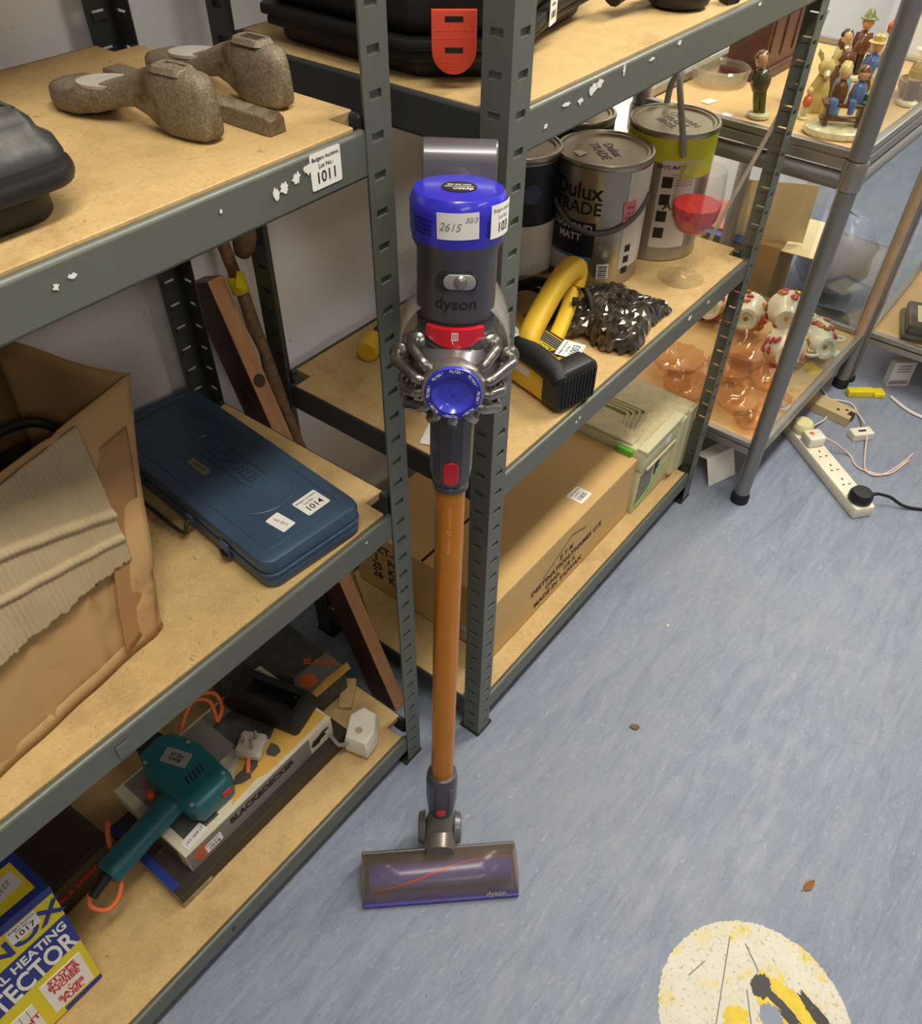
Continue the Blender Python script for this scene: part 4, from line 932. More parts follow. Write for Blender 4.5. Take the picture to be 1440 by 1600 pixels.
def htube(pts, w, h):
    b = MB(); L = []
    for i, p in enumerate(pts):
        tn = (pts[min(i+1, len(pts)-1)]-pts[max(i-1, 0)]).normalized(); sd = Vector((-.18, .98, 0)); up = tn.cross(sd)
        if up.length < .1: up = Vector((0, 0, 1))
        up.normalize(); k = .75 if i in (0, len(pts)-1) else 1
        L.append([p+sd*w*k*math.copysign(abs(math.cos(q))**.6, math.cos(q))+up*h*k*math.copysign(abs(math.sin(q))**.6, math.sin(q)) for q in [2*PI*j/16 for j in range(16)]])
    return b.loft(L)
htube(hp, .017, .019).build('loop_handle', M_dewalt, sv, smooth=50)
hl = spline([(.212, .148, .074), (.185, .135, .056), (.13, .115, .046), (.06, .09, .042), (.0, .06, .05)], 5)
htube(hl, .013, .015).build('lower_handle', M_dewalt, sv, smooth=50)
MB().bx(-.006, .006, -.006, .006, -.006, .006, TR(.178, .118, .072, .6)).build('trigger', M_blackr, sv, bevel=.001)
MB().tube(spline([(.218, .15, .085), (.240, .146, .07), (.232, .120, .055), (.225, .105, .03), (.245, .09, .008)], 6), .006, 10).build('cord_sleeve', M_blackr, sv, smooth=50)
MB().bx(.02, .135, .045, .16, .0, .003, TR(0, .03, 0, .1)).build('base_shoe', M_white_pl, sv, bevel=.001)
# crinkled black bag
def foil_mat():
    m, nt, b = newmat('glossy_black_polythene'); v = coords(nt)
    col = ramp(nt, noise(nt, v, 40, 4), [(.4, srgb((34, 31, 29))), (.65, srgb((92, 82, 70)))]); nt.links.new(col, b.inputs['Base Color'])
    b.inputs['Roughness'].default_value = .1; b.inputs['Specular IOR Level'].default_value = 1.0
    b.inputs['Metallic'].default_value = .35; b.inputs['Coat Weight'].default_value = 1; b.inputs['Coat Roughness'].default_value = .05
    return m
bg = bmesh.new(); bmesh.ops.create_grid(bg, x_segments=30, y_segments=26, size=.5); bmesh.ops.triangulate(bg, faces=bg.faces)
rn = random.Random(11); lob = [(rn.uniform(-.5, .5), rn.uniform(-.5, .5), rn.uniform(.05, .12), rn.uniform(-.010, .012)) for _ in range(46)]
for v in bg.verts:
    u, w = v.co.x+rn.uniform(-.012, .012), v.co.y+rn.uniform(-.012, .012); e = max(0, 1-(abs(u)*2)**6)*max(0, 1-(abs(w)*2)**6)
    z = .036*e**.5+sum(h*math.exp(-((u-a)**2+(w-b)**2)/(s*s)) for a, b, s, h in lob)*min(1, e*2)+rn.uniform(-.0045, .0045)
    v.co = Vector((u*.185+.006*math.sin(w*9), w*.145+.005*math.sin(u*8+1), max(.0025, z+.004)))
me = bpy.data.meshes.new('polythene_bag'); bg.to_mesh(me); bg.free(); me.materials.append(foil_mat())
bo = bpy.data.objects.new('polythene_bag', me); COL.objects.link(bo); bo.matrix_world = TR(.605, .020, RM+.0005, .12)
md = bo.modifiers.new('solid', 'SOLIDIFY'); md.thickness = .0012
tag(bo, 'crinkled glossy black polythene bag between the saw and the wine glass', 'bag')
# dusty grey appliance and cable behind the saw
M_dustg = mat('dusty_grey_plastic', (136, 132, 122), .6, var=.12)
t = thing('dusty_appliance', 'dusty grey appliance behind the post on the middle shelf', 'appliance', (.52, .305, RM), .3)
MB().prism(rrect(-.07, .07, -.06, .06, .02, 4), 0, .095, bev=.014, steps=3).build('appliance_body', M_dustg, t, smooth=40)
for k in range(5): MB().prism(rrect(-.004, .004, -.06, .045, .003, 2), .095, .099, TR(-.045+k*.022, 0, 0)).build('top_rib', M_dustg, t, bevel=.001)
cbm = MB()
for k in range(3): cbm.tube(spline([(.52+.085*math.cos(u+k*.3), .17+.06*math.sin(u+k*.2), RM+.008+.011*k+.01*math.sin(2*u+k)) for u in [i*2*PI/10 for i in range(11)]], 4), .005, 8)
co = cbm.build('power_cord', M_blackr, smooth=60); co.name = 'cable_coil'; tag(co, 'coiled black power cord behind the yellow saw', 'cable')
t = thing('torch', 'small yellow torch lying at the back left of the middle shelf', 'torch', (.225, .29, RM))
MB().cyl((0, 0, .02), (.04, .02, .02), .019, .019, 20).build('torch_head', M_dewalt, t, smooth=40, bevel=.003); MB().cyl((.04, .02, .016), (.12, .05, .016), .013, .012, 16).build('torch_body', M_blackr, t, smooth=40)
t = thing('small_adapter', 'black adapter with white card on the shelf below the vacuum body', 'adapter', (.165, .045, RM), .4)
MB().prism(rrect(-.03, .03, -.02, .02, .005, 3), 0, .03, bev=.004).build('adapter_body', M_blackr, t, smooth=40); MB().bx(-.04, .03, .024, .05, 0, .002).build('white_card', M_white, t)
cd = MB().bx(-.025, .025, -.02, .02, 0, .0015).build('price_card', M_white); cd.matrix_world = TR(.215, .115, RM, .3); tag(cd, 'small white card lying on the middle shelf behind the cyclones', 'card')
# ------------------------------------------------------------------ far unit, top deck
RT = ZRT+.0015
M_suit = mat('black_ribbed_plastic', (20, 20, 21), .5, var=.1, bmp=.2, bs=200)
M_redclasp = mat('red_orange_clasp', (214, 74, 50), .45, var=.03)
t = thing('equipment_case', 'large black moulded case with red-orange clasp on the top shelf', 'case', (.30, .16, RT), 0)
poly = [(-.200, -.092), (-.138, -.165), (-.10, -.172), (.06, -.122), (.17, -.105), (.215, -.06), (.215, .06), (.19, .16), (-.15, .17), (-.195, .14)]
MB().prism(inset(poly, .022), 0, .03, bev=.012, steps=3).build('case_base', M_suit, t, smooth=40)
MB().prism(inset(poly, .006), .02, .032, bev=.004).build('case_ledge', M_suit, t, smooth=40)
MB().prism(poly, .032, .044, bev=.003).build('case_rim', M_suit, t, smooth=40)
MB().prism(inset(poly, .004), .044, .125, bev=.02, steps=3).build('case_lid', M_suit, t, smooth=40)
CM = frame((-.1735, -.134, .052), (.65, -.76, 0), (0, 0, 1), (-.76, -.65, 0))
P = [(-.0235, .024), (-.0235, -.012)]+[(.0235*math.cos(a), -.012+.0235*math.sin(a)) for a in [PI+PI*i/12 for i in range(1, 12)]]+[(.0235, -.012), (.0235, .024)]
cl = MB(CM).prism(P, .008, .014, bev=.0015).build('clasp', M_redclasp, t, smooth=40)
for yv in (.016, -.012): MB(CM).bx(-.0095, .0095, yv-.0025, yv+.0025, .0138, .0144).build('clasp_slot', M_blackr, cl)
dm = MB(CM)
for i in range(9):
    for j in range(7):
        x = -.019+i*.00475+(j % 2)*.002; y = -.030+j*.0072
        if abs(y-.016) < .005 or abs(y+.012) < .004 or (y < -.012 and x*x+(y+.012)**2 > .020**2): continue
        dm.lathe([(.0012, .0139), (.0006, .0146)], 6, Matrix.Translation((x, y, 0)))
o = dm.build('clasp_grip', M_redclasp, cl); o['kind'] = 'stuff'
lot_label(t, frame((.008, -.1405, .045), (.955, .298, 0), (0, 0, 1), (.298, -.955, 0)), '1001', .03, .034)
t = thing('power_tool', 'black rounded power tool base at the top edge of the far shelf', 'power tool', (.60, .0, RT), 0)
MB().lathe([(.03, 0), (.042, .006), (.046, .02), (.04, .04), (.02, .05)], 28).build('tool_base', M_suit, t, smooth=50)
MB().prism([(-.005, -.01), (.02, -.016), (.03, .0), (.01, .012)], 0, .03, TR(.05, -.045, 0), bev=.003).build('tool_foot', M_suit, t, smooth=40)
MB().tube(spline([(-.03, .01, .04), (-.08, .03, .04), (-.12, .04, .03)], 4), .018, 12).build('tool_barrel', M_suit, t, smooth=50)
# ------------------------------------------------------------------ glass display cabinet
M_alu = mat('satin_aluminium', (168, 164, 158), .32, .8, var=.03)
M_tube = mat('grey_steel_tube', (138, 138, 138), .36, .6, var=.03)
M_tan = mat('tan_display_board', (214, 176, 124), .6, var=.06)
M_pane = glassy('cabinet_glass', (.93, .96, .94), .02, 1.0)
CB = TR(1.11, -.19, 0, -.03)
dc = thing('display_cabinet', 'glass display cabinet in grey tubes and aluminium, filled with figurines', 'display cabinet', M=CB)
CW, CD, ZU, ZL = .70, .48, .875, .165
def tubeb(p0, p1, r, nm='frame_tube'): return MB().cyl(p0, p1, r, n=20).build(nm, M_tube, dc, smooth=40)
for x, y in ((0, 0), (CW, 0), (0, CD), (CW, CD)):
    tubeb((x, y, .03), (x, y, .83), .0195); tubeb((x, y, .885), (x, y, 1.75), .0195)
    o = MB().lathe([(.024, 0), (.024, .02), (.018, .03)], 20, TR(x, y, 0)).build('rubber_foot', M_blackr, dc, smooth=40)
    MB().lathe([(.0225, -.028), (.0235, -.02), (.0235, .02), (.0215, .026)], 20, TR(x, y, .857)).build('tube_joint', M_alu, dc, smooth=40)
for (p, q) in (((0, 0), (CW, 0)), ((0, 0), (0, CD)), ((CW, 0), (CW, CD)), ((0, CD), (CW, CD))):
    tubeb((*p, .84), (*q, .84), .017, 'shelf_tube')
for z in (ZL, ZU):
    for q in ((.0, CW, -.012, .006), (.0, CW, CD-.006, CD+.012)): MB().bx(q[0], q[1], q[2], q[3], z-.012, z+.008).build('shelf_rail', M_alu, dc, bevel=.002); MB().bx(q[0], q[1], q[2], q[3], z+.011, z+.028).build('shelf_rail', M_alu, dc, bevel=.002)
    for q in ((-.012, .006), (CW-.006, CW+.012)): MB().bx(q[0], q[1], 0, CD, z-.012, z+.008).build('shelf_rail', M_alu, dc, bevel=.002); MB().bx(q[0], q[1], 0, CD, z+.011, z+.024).build('shelf_rail', M_alu, dc, bevel=.002)
    MB().bx(.008, CW-.008, .008, CD-.008, z-.006, z+.010).build('shelf_board', M_tan, dc)
for q in ((.03, CW-.03, -.002, .002, .20, .82), (.03, CW-.03, -.002, .002, .905, 1.7), (-.002, .002, .03, CD-.03, .20, .82), (-.002, .002, .03, CD-.03, .905, 1.7)):
    MB().bx(*q).build('glass_pane', M_pane, dc)
MB().bx(CW-.022, CW+.002, -.014, .01, .19, .83).build('corner_profile', mat('tan_profile', (176, 150, 122), .4, .3), dc, bevel=.003)
for z, e in ((.845, 3.6), (1.70, 3.0)):
    st_ = MB().bx(.05, CW-.05, CD-.05, CD-.03, z-.014, z-.004).build('led_strip', M_alu, dc, bevel=.002)
    ld_ = area('cabinet_led_light', (0, 0, 0), (0, 0, 0), CW-.12, .015, e, (1.0, .80, .56)); ld_.matrix_world = CB @ TR(CW/2, CD-.045, z-.016, 0, .35)
    le = newmat('led_diffuser'); le[2].inputs['Emission Color'].default_value = (1, .85, .62, 1); le[2].inputs['Emission Strength'].default_value = 6
    MB().bx(.06, CW-.06, CD-.047, CD-.033, z-.0165, z-.014).build('led_diffuser', le[0], st_)
def P3(x, y, z=ZU+.0105): return CB @ TR(x, y, z)
# figurines -------------------------------------------------------------------
def cmat(n, c, r=.25): return mat('glaze_'+n, c, r, coat=.4, var=.2, vs_=60)
G = {k: cmat(k, c) for k, c in dict(olive=(84, 72, 44), brown=(112, 66, 40), dark=(54, 40, 32), skin=(222, 168, 124), green=(44, 96, 66), blue=(88, 112, 168), sky=(104, 162, 196), red=(206, 92, 60), cream=(220, 206, 168), white=(232, 226, 208), sage=(126, 128, 84), straw=(206, 176, 106)).items()}
def figure(label, x, y, h, coat, legs, hat=None, hatm=None, base='cream', lean=0, rz=0, seat=False, z=None, stand=True):
    t = thing('figurine', label, 'figurine', M=P3(x, y, z if z else ZU+.0105) @ RZ(rz), group='china figurines in the cabinet')
    zb = 0
    if stand: MB().lathe([(h*.17, 0), (h*.19, h*.02), (h*.18, h*.06), (h*.15, h*.075)], 20).build('plinth', G[base], t, smooth=40); zb = h*.07
    Lx = lambda k: lean*h*k
    for s in (-1, 1):
        MB().tube([(s*h*.05, -h*.03, zb+h*.015), (s*h*.05, 0, zb+h*.03), (s*h*.05+Lx(.2), 0, zb+h*.2), (s*h*.045+Lx(.4), 0, zb+h*.4)], [h*.045, h*.05, h*.06, h*.07], 10).build('leg', G[legs], t, smooth=60)
    MB().tube([(Lx(.36), 0, zb+h*.34), (Lx(.45), 0, zb+h*.44), (Lx(.58), 0, zb+h*.58), (Lx(.66), 0, zb+h*.66)], [h*.125, h*.16, h*.13, h*.06], 14).build('torso', G[coat], t, smooth=60)
    for s in (-1, 1): MB().tube([(Lx(.62)+s*h*.09, 0, zb+h*.62), (Lx(.5)+s*h*.13, -h*.03, zb+h*.5), (Lx(.45)+s*h*.07, -h*.10, zb+h*.45)], [h*.04, h*.036, h*.028], 8).build('arm', G[coat], t, smooth=60)
    hc = Vector((Lx(.78), -.0, zb+h*.78))
    MB().lathe([(0.0, -h*.12), (h*.06, -h*.10), (h*.10, -h*.02), (h*.095, h*.06), (h*.05, h*.11), (0, h*.12)], 16, Matrix.Translation(hc), False, False).build('head', G['skin'], t, smooth=60)
    if hat == 'hair': MB().lathe([(h*.104, -h*.0), (h*.108, h*.05), (h*.06, h*.12), (0, h*.13)], 16, Matrix.Translation(hc+Vector((0, h*.02, 0))), False, False).build('hair', G[hatm], t, smooth=60, solid=.001)
    elif hat == 'cone': MB().lathe([(h*.15, h*.045), (h*.145, h*.06), (h*.10, h*.07), (h*.06, h*.16), (0, h*.2)], 18, Matrix.Translation(hc), True, False).build('hat', G[hatm], t, smooth=40)
    elif hat == 'brim': MB().lathe([(h*.16, h*.03), (h*.165, h*.045), (h*.10, h*.06), (h*.09, h*.13), (h*.04, h*.16), (0, h*.165)], 20, Matrix.Translation(hc), True, False).build('hat', G[hatm], t, smooth=40)
    elif hat == 'scarf': MB().lathe([(h*.108, -h*.05), (h*.112, h*.05), (h*.06, h*.125), (0, h*.135)], 16, Matrix.Translation(hc+Vector((0, h*.015, 0))), False, False).build('headscarf', G[hatm], t, smooth=60, solid=.001)
    return t
def animal(label, x, y, h, m, rz=0):
    t = thing('figurine', label, 'figurine', M=P3(x, y) @ RZ(rz), group='china figurines in the cabinet')
    MB().tube([(0, .0, 0), (0, 0, h*.15), (0, 0, h*.4), (0, -h*.03, h*.6)], [h*.15, h*.2, h*.17, h*.1], 14).build('body', G[m], t, smooth=60)
    MB().lathe([(0, -h*.15), (h*.10, -h*.11), (h*.15, 0), (h*.12, h*.1), (0, h*.15)], 16, TR(0, -h*.05, h*.72, 0, .5), False, False).build('head', G[m], t, smooth=60)
    MB().cyl((0, -h*.15, h*.68), (0, -h*.24, h*.62), h*.07, h*.045, 12).build('muzzle', G['cream'], t, smooth=60)
    for s in (-1, 1): MB().tube([(s*h*.08, 0, h*.8), (s*h*.15, 0, h*.92), (s*h*.19, .0, h*1.0)], [h*.03, h*.065, h*.01], 10, flat=.5).build('ear', G[m], t, smooth=60)
    for s in (-1, 1): MB().tube([(s*h*.1, -h*.12, 0), (s*h*.1, -h*.1, h*.3)], [h*.06, h*.05], 8).build('foreleg', G[m], t, smooth=60)
    return t
figure('brown-haired boy figurine in olive clothes standing alone on a round plinth', .081, .247, .125, 'olive', 'olive', 'hair', 'brown', lean=-.2, rz=-1.0)
# bench group
t = thing('figurine', 'figurine of children on a wooden bench by a green hat', 'figurine', M=P3(.10, .083) @ RZ(-1.05) @ Matrix.Scale(.72, 4), group='china figurines in the cabinet')
MB().lathe([(.056, 0), (.06, .006), (.058, .018), (.05, .024)], 28, Matrix.Diagonal((1.6, 1.1, 1, 1))).build('plinth', G['cream'], t, smooth=40)
for x in (-.045, .045):
    MB().bx(x-.007, x+.007, -.02, .02, .02, .078).build('bench_leg', G['brown'], t, bevel=.003)
MB().bx(-.062, .062, -.024, .024, .072, .084).build('bench_seat', G['brown'], t, bevel=.003); MB().bx(-.06, .06, -.012, .012, .034, .044).build('bench_rail', G['brown'], t, bevel=.003)
for x, cm, hm in ((-.028, 'brown', 'straw'), (.02, 'blue', 'brown')):
    MB().tube([(x, .0, .084), (x, .0, .10), (x, -.004, .125), (x, -.004, .137)], [.019, .022, .018, .009], 12).build('torso', G[cm], t, smooth=60)
    MB().tube([(x-.008, .0, .09), (x-.01, -.026, .086), (x-.01, -.03, .06)], [.011, .011, .008], 8).build('leg', G['blue'], t, smooth=60)
    MB().lathe([(0, -.018), (.014, -.010), (.016, .004), (.009, .016), (0, .018)], 14, TR(x, -.004, .152), False, False).build('head', G['skin'], t, smooth=60)
    MB().lathe([(.0175, .0), (.0165, .010), (.008, .02), (0, .022)], 14, TR(x, -.001, .153), False, False).build('hair', G[hm], t, smooth=60)
MB().lathe([(.026, 0), (.026, .004), (.018, .008), (.015, .022), (.006, .028), (0, .029)], 20, TR(.054, -.004, .084), True, False).build('green_hat', G['green'], t, smooth=40)
animal('glossy brown deer figurine with big ears behind the bench group', .262, .160, .125, 'brown', -.9)
animal('sandy long-eared animal figurine next to the brown deer', .200, .175, .115, 'straw', -1.0)
figure('figurine wearing a sage green pointed hat at the back', .46, .195, .135, 'brown', 'dark', 'cone', 'sage', rz=-1.1)
figure('figurine with orange-red headscarf beside the pointed hat figure', .44, .130, .135, 'cream', 'straw', 'scarf', 'red', rz=-1.1)
figure('small figurine with orange-red headscarf beside the cabinet post', .27, .080, .12, 'white', 'straw', 'scarf', 'red', rz=-1.1)
figure('boy figurine in sky blue trousers close to the bench group', .175, .125, .11, 'sky', 'sky', 'hair', 'straw', rz=-1.0)
figure('dark haired figurine with cream coat between deer and pointed hat', .36, .20, .12, 'cream', 'brown', 'hair', 'dark', rz=-1.0)
figure('figurine with a cream cap at the right behind the post', .37, .035, .12, 'straw', 'brown', 'brim', 'cream', rz=-1.1)
figure('figurine in green with orange headscarf at the far right of the cabinet', .52, .06, .14, 'sage', 'green', 'scarf', 'red', rz=-1.1)
figure('figurine in a straw hat and blue coat between the deer and the red headscarf', .335, .125, .125, 'blue', 'brown', 'brim', 'straw', rz=-1.1)
figure('small figurine in a brown coat left of the sandy animal', .215, .235, .105, 'brown', 'olive', 'brim', 'olive', rz=-1.0)
figure('small red and cream figurine low in front of the deer', .137, .172, .06, 'red', 'cream', 'hair', 'straw', rz=-1.0)
# wooden plinth box and pressed glass dish, woven basket
M_mahog = mat('carved_mahogany', (88, 48, 34), .4, var=.25, vs_=30, bmp=.3, bs=90)
t = thing('carved_box', 'carved mahogany box with moulded base in the cabinet', 'box', M=P3(.40, .39) @ RZ(.0))
MB().bx(-.12, .12, -.055, .055, 0, .022).build('moulded_base', M_mahog, t, bevel=.006); MB().bx(-.105, .105, -.045, .045, .022, .15).build('box_body', M_mahog, t, bevel=.002)
for k in range(3): MB().bx(-.09+k*.065, -.045+k*.065, -.048, -.044, .04, .13).build('carved_panel', M_mahog, t, bevel=.003)
M_cut = glassy('cut_glass', (.95, .94, .9), .08, 1.5, (216, 206, 186), .3)
t = MB().lathe([(.055, 0), (.062, .004), (.066, .03), (.062, .034), (.056, .03), (.05, .006), (0, .005)], 18, cap1=False).build('glass_dish', M_cut, smooth=20); t.matrix_world = P3(.235, .415); tag(t, 'round cut glass dish at the back left of the cabinet shelf', 'dish')
M_basket = mat('woven_straw', (150, 122, 70), .7, var=.3, vs_=120, bmp=.5, bs=200)
t = thing('basket', 'small woven basket behind the cabinet post', 'basket', M=P3(.43, .04))
MB().lathe([(.03, 0), (.04, .02), (.042, .035), (.038, .035), (.034, .02), (0, .01)], 20, cap1=False).build('basket_bowl', M_basket, t, smooth=40)
MB().tube([(.04*math.cos(a), 0, .034+.045*math.sin(a)) for a in [PI*i/10 for i in range(11)]], .004, 8).build('basket_handle', M_basket, t, smooth=60)
for x, y, r, w_ in ((.045, .30, .1, 'left of the olive boy'), (.10, .37, -.2, 'in front of the cut glass dish'), (.36, .0+.012, .3, 'at the right behind the cabinet post'), (.28, .33, .1, 'before the carved box')):
    pc = patch(None, 'price_card', M_white, P3(x, y, ZU+.0108) @ RZ(r), .034, .022); pc['label'] = 'tiny white price card on the upper cabinet shelf '+w_; pc['category'] = 'card'; pc['group'] = 'price cards on the cabinet shelf'
# lower cabinet shelf: flowered china and peach glass
ZB_ = ZL+.0105
M_china = mat('white_china', (236, 228, 208), .25, coat=.4, var=.03)
M_gold = mat('gilt_trim', (196, 150, 66), .3, .7, var=.1)
M_rose = mat('rose_petal_glaze', (196, 62, 84), .4, var=.2, vs_=80)
M_peachf = mat('peach_petal_glaze', (226, 132, 92), .4, var=.2, vs_=80)
rn = random.Random(21)
def cup(label, x, y, z, rx, rz, sc=1):
    t = thing('china_cup', label, 'cup', M=CB @ TR(x, y, z, rz, rx) @ Matrix.Scale(sc, 4), group='flower-encrusted china')
    MB().lathe([(.017, -.012), (.018, -.021), (.027, -.021), (.0265, -.006), (.034, .008), (.048, .028), (.053, .05), (.050, .05), (.044, .03), (.028, .012), (0, .008)], 28, cap1=False).build('cup_body', M_china, t, smooth=50)
    MB().lathe([(.006, -.0135), (.006, -.0118)], 18).build('foot_well', M_gold, t, smooth=50)
    for k in range(24):
        a = rn.uniform(0, 2*PI); h = rn.uniform(.012, .046); r = .036+(h-.018)*.55
        MB().lathe([(.003, 0), (.010, .001), (.0115, .004), (.007, .009), (0, .007)], 7, RZ(a) @ frame((r, 0, h), (0, 1, 0), (-.4, 0, .9), (.9, 0, .4)), True, False).build('flower', rn.choice((M_rose, M_peachf, M_rose, M_gold)), t, smooth=40)
    o = MB()
    for k in range(22): a = 2*PI*k/22; o.lathe([(.0, -.003), (.003, 0), (0, .003)], 6, TR(.053*math.cos(a), .053*math.sin(a), .05), False, False)
    o.build('gilt_beading', M_gold, t, smooth=60)
    MB().tube(spline([(.05, 0, .04), (.07, 0, .042), (.074, 0, .026), (.06, 0, .014), (.042, 0, .018)], 4), .004, 8).build('cup_handle', M_china, t, smooth=60)
    return t
cup('flower-covered white china cup lying with its foot toward the camera, lowest of the pile', .36, .10, ZB_+.062, -1.75, -1.15, 1.15)
cup('flower-covered white china cup leaning on top of the pile', .42, .15, ZB_+.130, -1.6, -1.2, 1.05)
cup('flower-covered white china cup on the right of the pile beside the post', .46, .04, ZB_+.066, -1.75, -.7, 1.15)
cup('flower-covered white china cup partly hidden behind the shelving post', .45, .27, ZB_+.07, -1.8, -1.2, 1.15)
cup('flower-covered white china cup at the back left of the pile', .45, .385, ZB_+.062, -1.7, -1.2, 1.1)
M_peach = glassy('peach_glass', (1.0, .88, .76), .05, 2.0, (248, 190, 146), .11)
def dish(label, x, y, r, h, n, sc, z=0):
    prof = [(r*.35, 0), (r*.55, .004), (r*.8, h*.5), (r, h), (r*.96, h), (r*.75, h*.55), (r*.5, .008), (0, .006)]
    b = MB(); K = 48
    b.loft([[(rr*(1+sc*(rr/r)**2*math.cos(n*2*PI*j/K))*math.cos(2*PI*j/K), rr*(1+sc*(rr/r)**2*math.cos(n*2*PI*j/K))*math.sin(2*PI*j/K), zz) for j in range(K)] for rr, zz in prof], True, False)
    o = b.build('glass_dish', M_peach, smooth=50); o.matrix_world = CB @ TR(x, y, ZB_+z); tag(o, label, 'dish', 'peach glass dishes')
dish('scalloped peach glass dish at the back of the peach glass', .17, .33, .075, .05, 12, .06)
dish('wide scalloped peach glass dish just beyond the cream case', .08, .25, .07, .045, 10, .07)
dish('round peach glass bowl next to the shelving post', .22, .20, .065, .055, 16, .03)
dish('large smooth peach glass bowl beside the china cups', .33, .20, .085, .065, 0, 0)
dish('small peach glass dish in front of the large bowl', .26, .10, .055, .035, 8, .06)
dish('peach glass dish with wavy rim at the front left', .12, .12, .07, .04, 6, .07)
dish('tiny peach glass dish near the front tube', .20, .045, .04, .03, 8, .06)
dish('clear peach tray at the front left corner of the lower shelf', .075, .06, .045, .02, 4, .1)
for x, y, r, w_ in ((.116, .023, .2, 'beside the front tube'), (.46, .0+.012, .1, 'right of the china cups')):
    pc = patch(None, 'price_card', M_white, CB @ TR(x+.1, y, ZB_+.0004, r), .04, .028); pc['label'] = 'white price card on the lower cabinet shelf '+w_; pc['category'] = 'card'; pc['group'] = 'price cards on the lower cabinet shelf'
# things seen between and behind the cabinets
M_bubble = mat('bluish_bubble_wrap', (150, 158, 188), .3, alpha=.8, var=.2, vs_=14, bmp=.9, bs=40)
b = MB(); L = []
for i in range(13):
    a = -PI/2+PI*i/12; L.append([((.16*math.cos(a)+.012*math.sin(5*q+i))*math.cos(q), (.13*math.cos(a)+.012*math.sin(4*q+2*i))*math.sin(q), .14+.14*math.sin(a)) for q in [2*PI*j/24 for j in range(24)]])
o = b.loft(L).build('bubble_wrap_bundle', M_bubble, smooth=60); o.matrix_world = TR(2.38, .06, .001, .3); tag(o, 'bluish bubble-wrapped bundle on the floor behind the cabinet', 'bundle')
o = MB().prism(rrect(-.12, .12, -.08, .08, .04, 4), 0, .08, bev=.03, steps=3).build('dark_bag', M_black, smooth=50); o.matrix_world = TR(2.0, -.06, .001, .2); tag(o, 'dark crumpled bag on the floor in front of the bubble-wrapped bundle', 'bag')
M_sheet = mat('cream_paper_sheet', (226, 208, 168), .7, var=.04)
t = thing('cardboard_carton', 'open pale carton standing on the floor behind the peach glass', 'carton', (2.06, .27, 0), .1)
MB().bx(-.14, .14, -.13, .13, 0, .30).build('carton_body', M_card, t, bevel=.003); MB().bx(-.14, .14, -.24, -.13, .29, .293, Matrix.Rotation(-.0, 4, 'X')).build('carton_flap', M_sheet, t)
o = MB().loft([[(x, .03*math.sin(x*12), 0), (x, .03*math.sin(x*12)+.002, 0), (x, .03*math.sin(x*12)+.06, .20), (x, .03*math.sin(x*12)+.058, .20)] for x in [-.11+.22*i/8 for i in range(9)]]).build('paper_sheet', M_sheet, smooth=40); o.matrix_world = TR(1.96, .19, .301, 1.75); tag(o, 'cream paper sheet standing behind the cabinet below its upper shelf', 'paper')
M_mag = mat('magazine_blue', (70, 88, 150), .3, var=.5, vs_=12, coat=.4); M_magr = mat('magazine_red', (196, 110, 88), .3, var=.3, vs_=10, coat=.4)
for k, (mm, x, y, z, lb) in enumerate(((M_mag, 1.98, .30, .301, 'glossy blue magazine on the pale carton behind the cabinet'), (M_magr, 2.02, .33, .309, 'glossy red magazine lying on the blue magazine behind the cabinet'))):
    o = MB().bx(-.11, .11, -.08, .08, 0, .007).build('magazine', mm, bevel=.001); o.matrix_world = TR(x, y, z, .2*k); tag(o, lb, 'magazine')
# second cabinet at the right edge
SB = TR(1.86, -.22, 0, 0)
t = thing('display_cabinet', 'second aluminium display cabinet cut off by the right edge', 'display cabinet', M=SB)
for x, y in ((0, 0), (.6, 0), (0, -.5), (.6, -.5)):
    MB().bx(x-.012, x+.012, y-.012, y+.012, .012, 1.5).build('corner_profile', M_alu, t, bevel=.002); MB().lathe([(.02, 0), (.02, .012)], 16, TR(x, y, 0)).build('rubber_foot', M_blackr, t)
for z in (.16, .86):
    for q in ((0, .6, -.01, .01), (0, .6, -.51, -.49), (-.01, .01, -.5, 0), (.59, .61, -.5, 0)):
        MB().bx(*q, z-.022, z-.004).build('shelf_rail', M_alu, t, bevel=.002); MB().bx(*q, z, z+.016).build('shelf_rail', M_alu, t, bevel=.002)
    MB().bx(.008, .592, -.492, -.008, z-.004, z+.006).build('shelf_board', M_tan if z < .5 else M_sheet, t)
MB().bx(-.002, .002, -.48, -.02, .19, .82).build('glass_pane', M_pane, t)
t = thing('pewter_tray', 'tarnished pewter tray with raised frame on the second cabinet shelf', 'tray', M=SB @ TR(.12, -.13, .167, .3))
M_pew = mat('tarnished_pewter', (110, 102, 92), .35, .8, var=.2)
MB().prism(rrect(-.09, .09, -.07, .07, .012, 3), 0, .02, bev=.005).build('tray_base', M_pew, t, smooth=40); MB().prism(rrect(-.08, .08, -.06, .06, .01, 3), .02, .05, bev=.006).build('tray_top', M_pew, t, smooth=40); MB().bx(-.05, .05, -.035, .035, .05, .052).build('tray_inset', M_sheet, t)
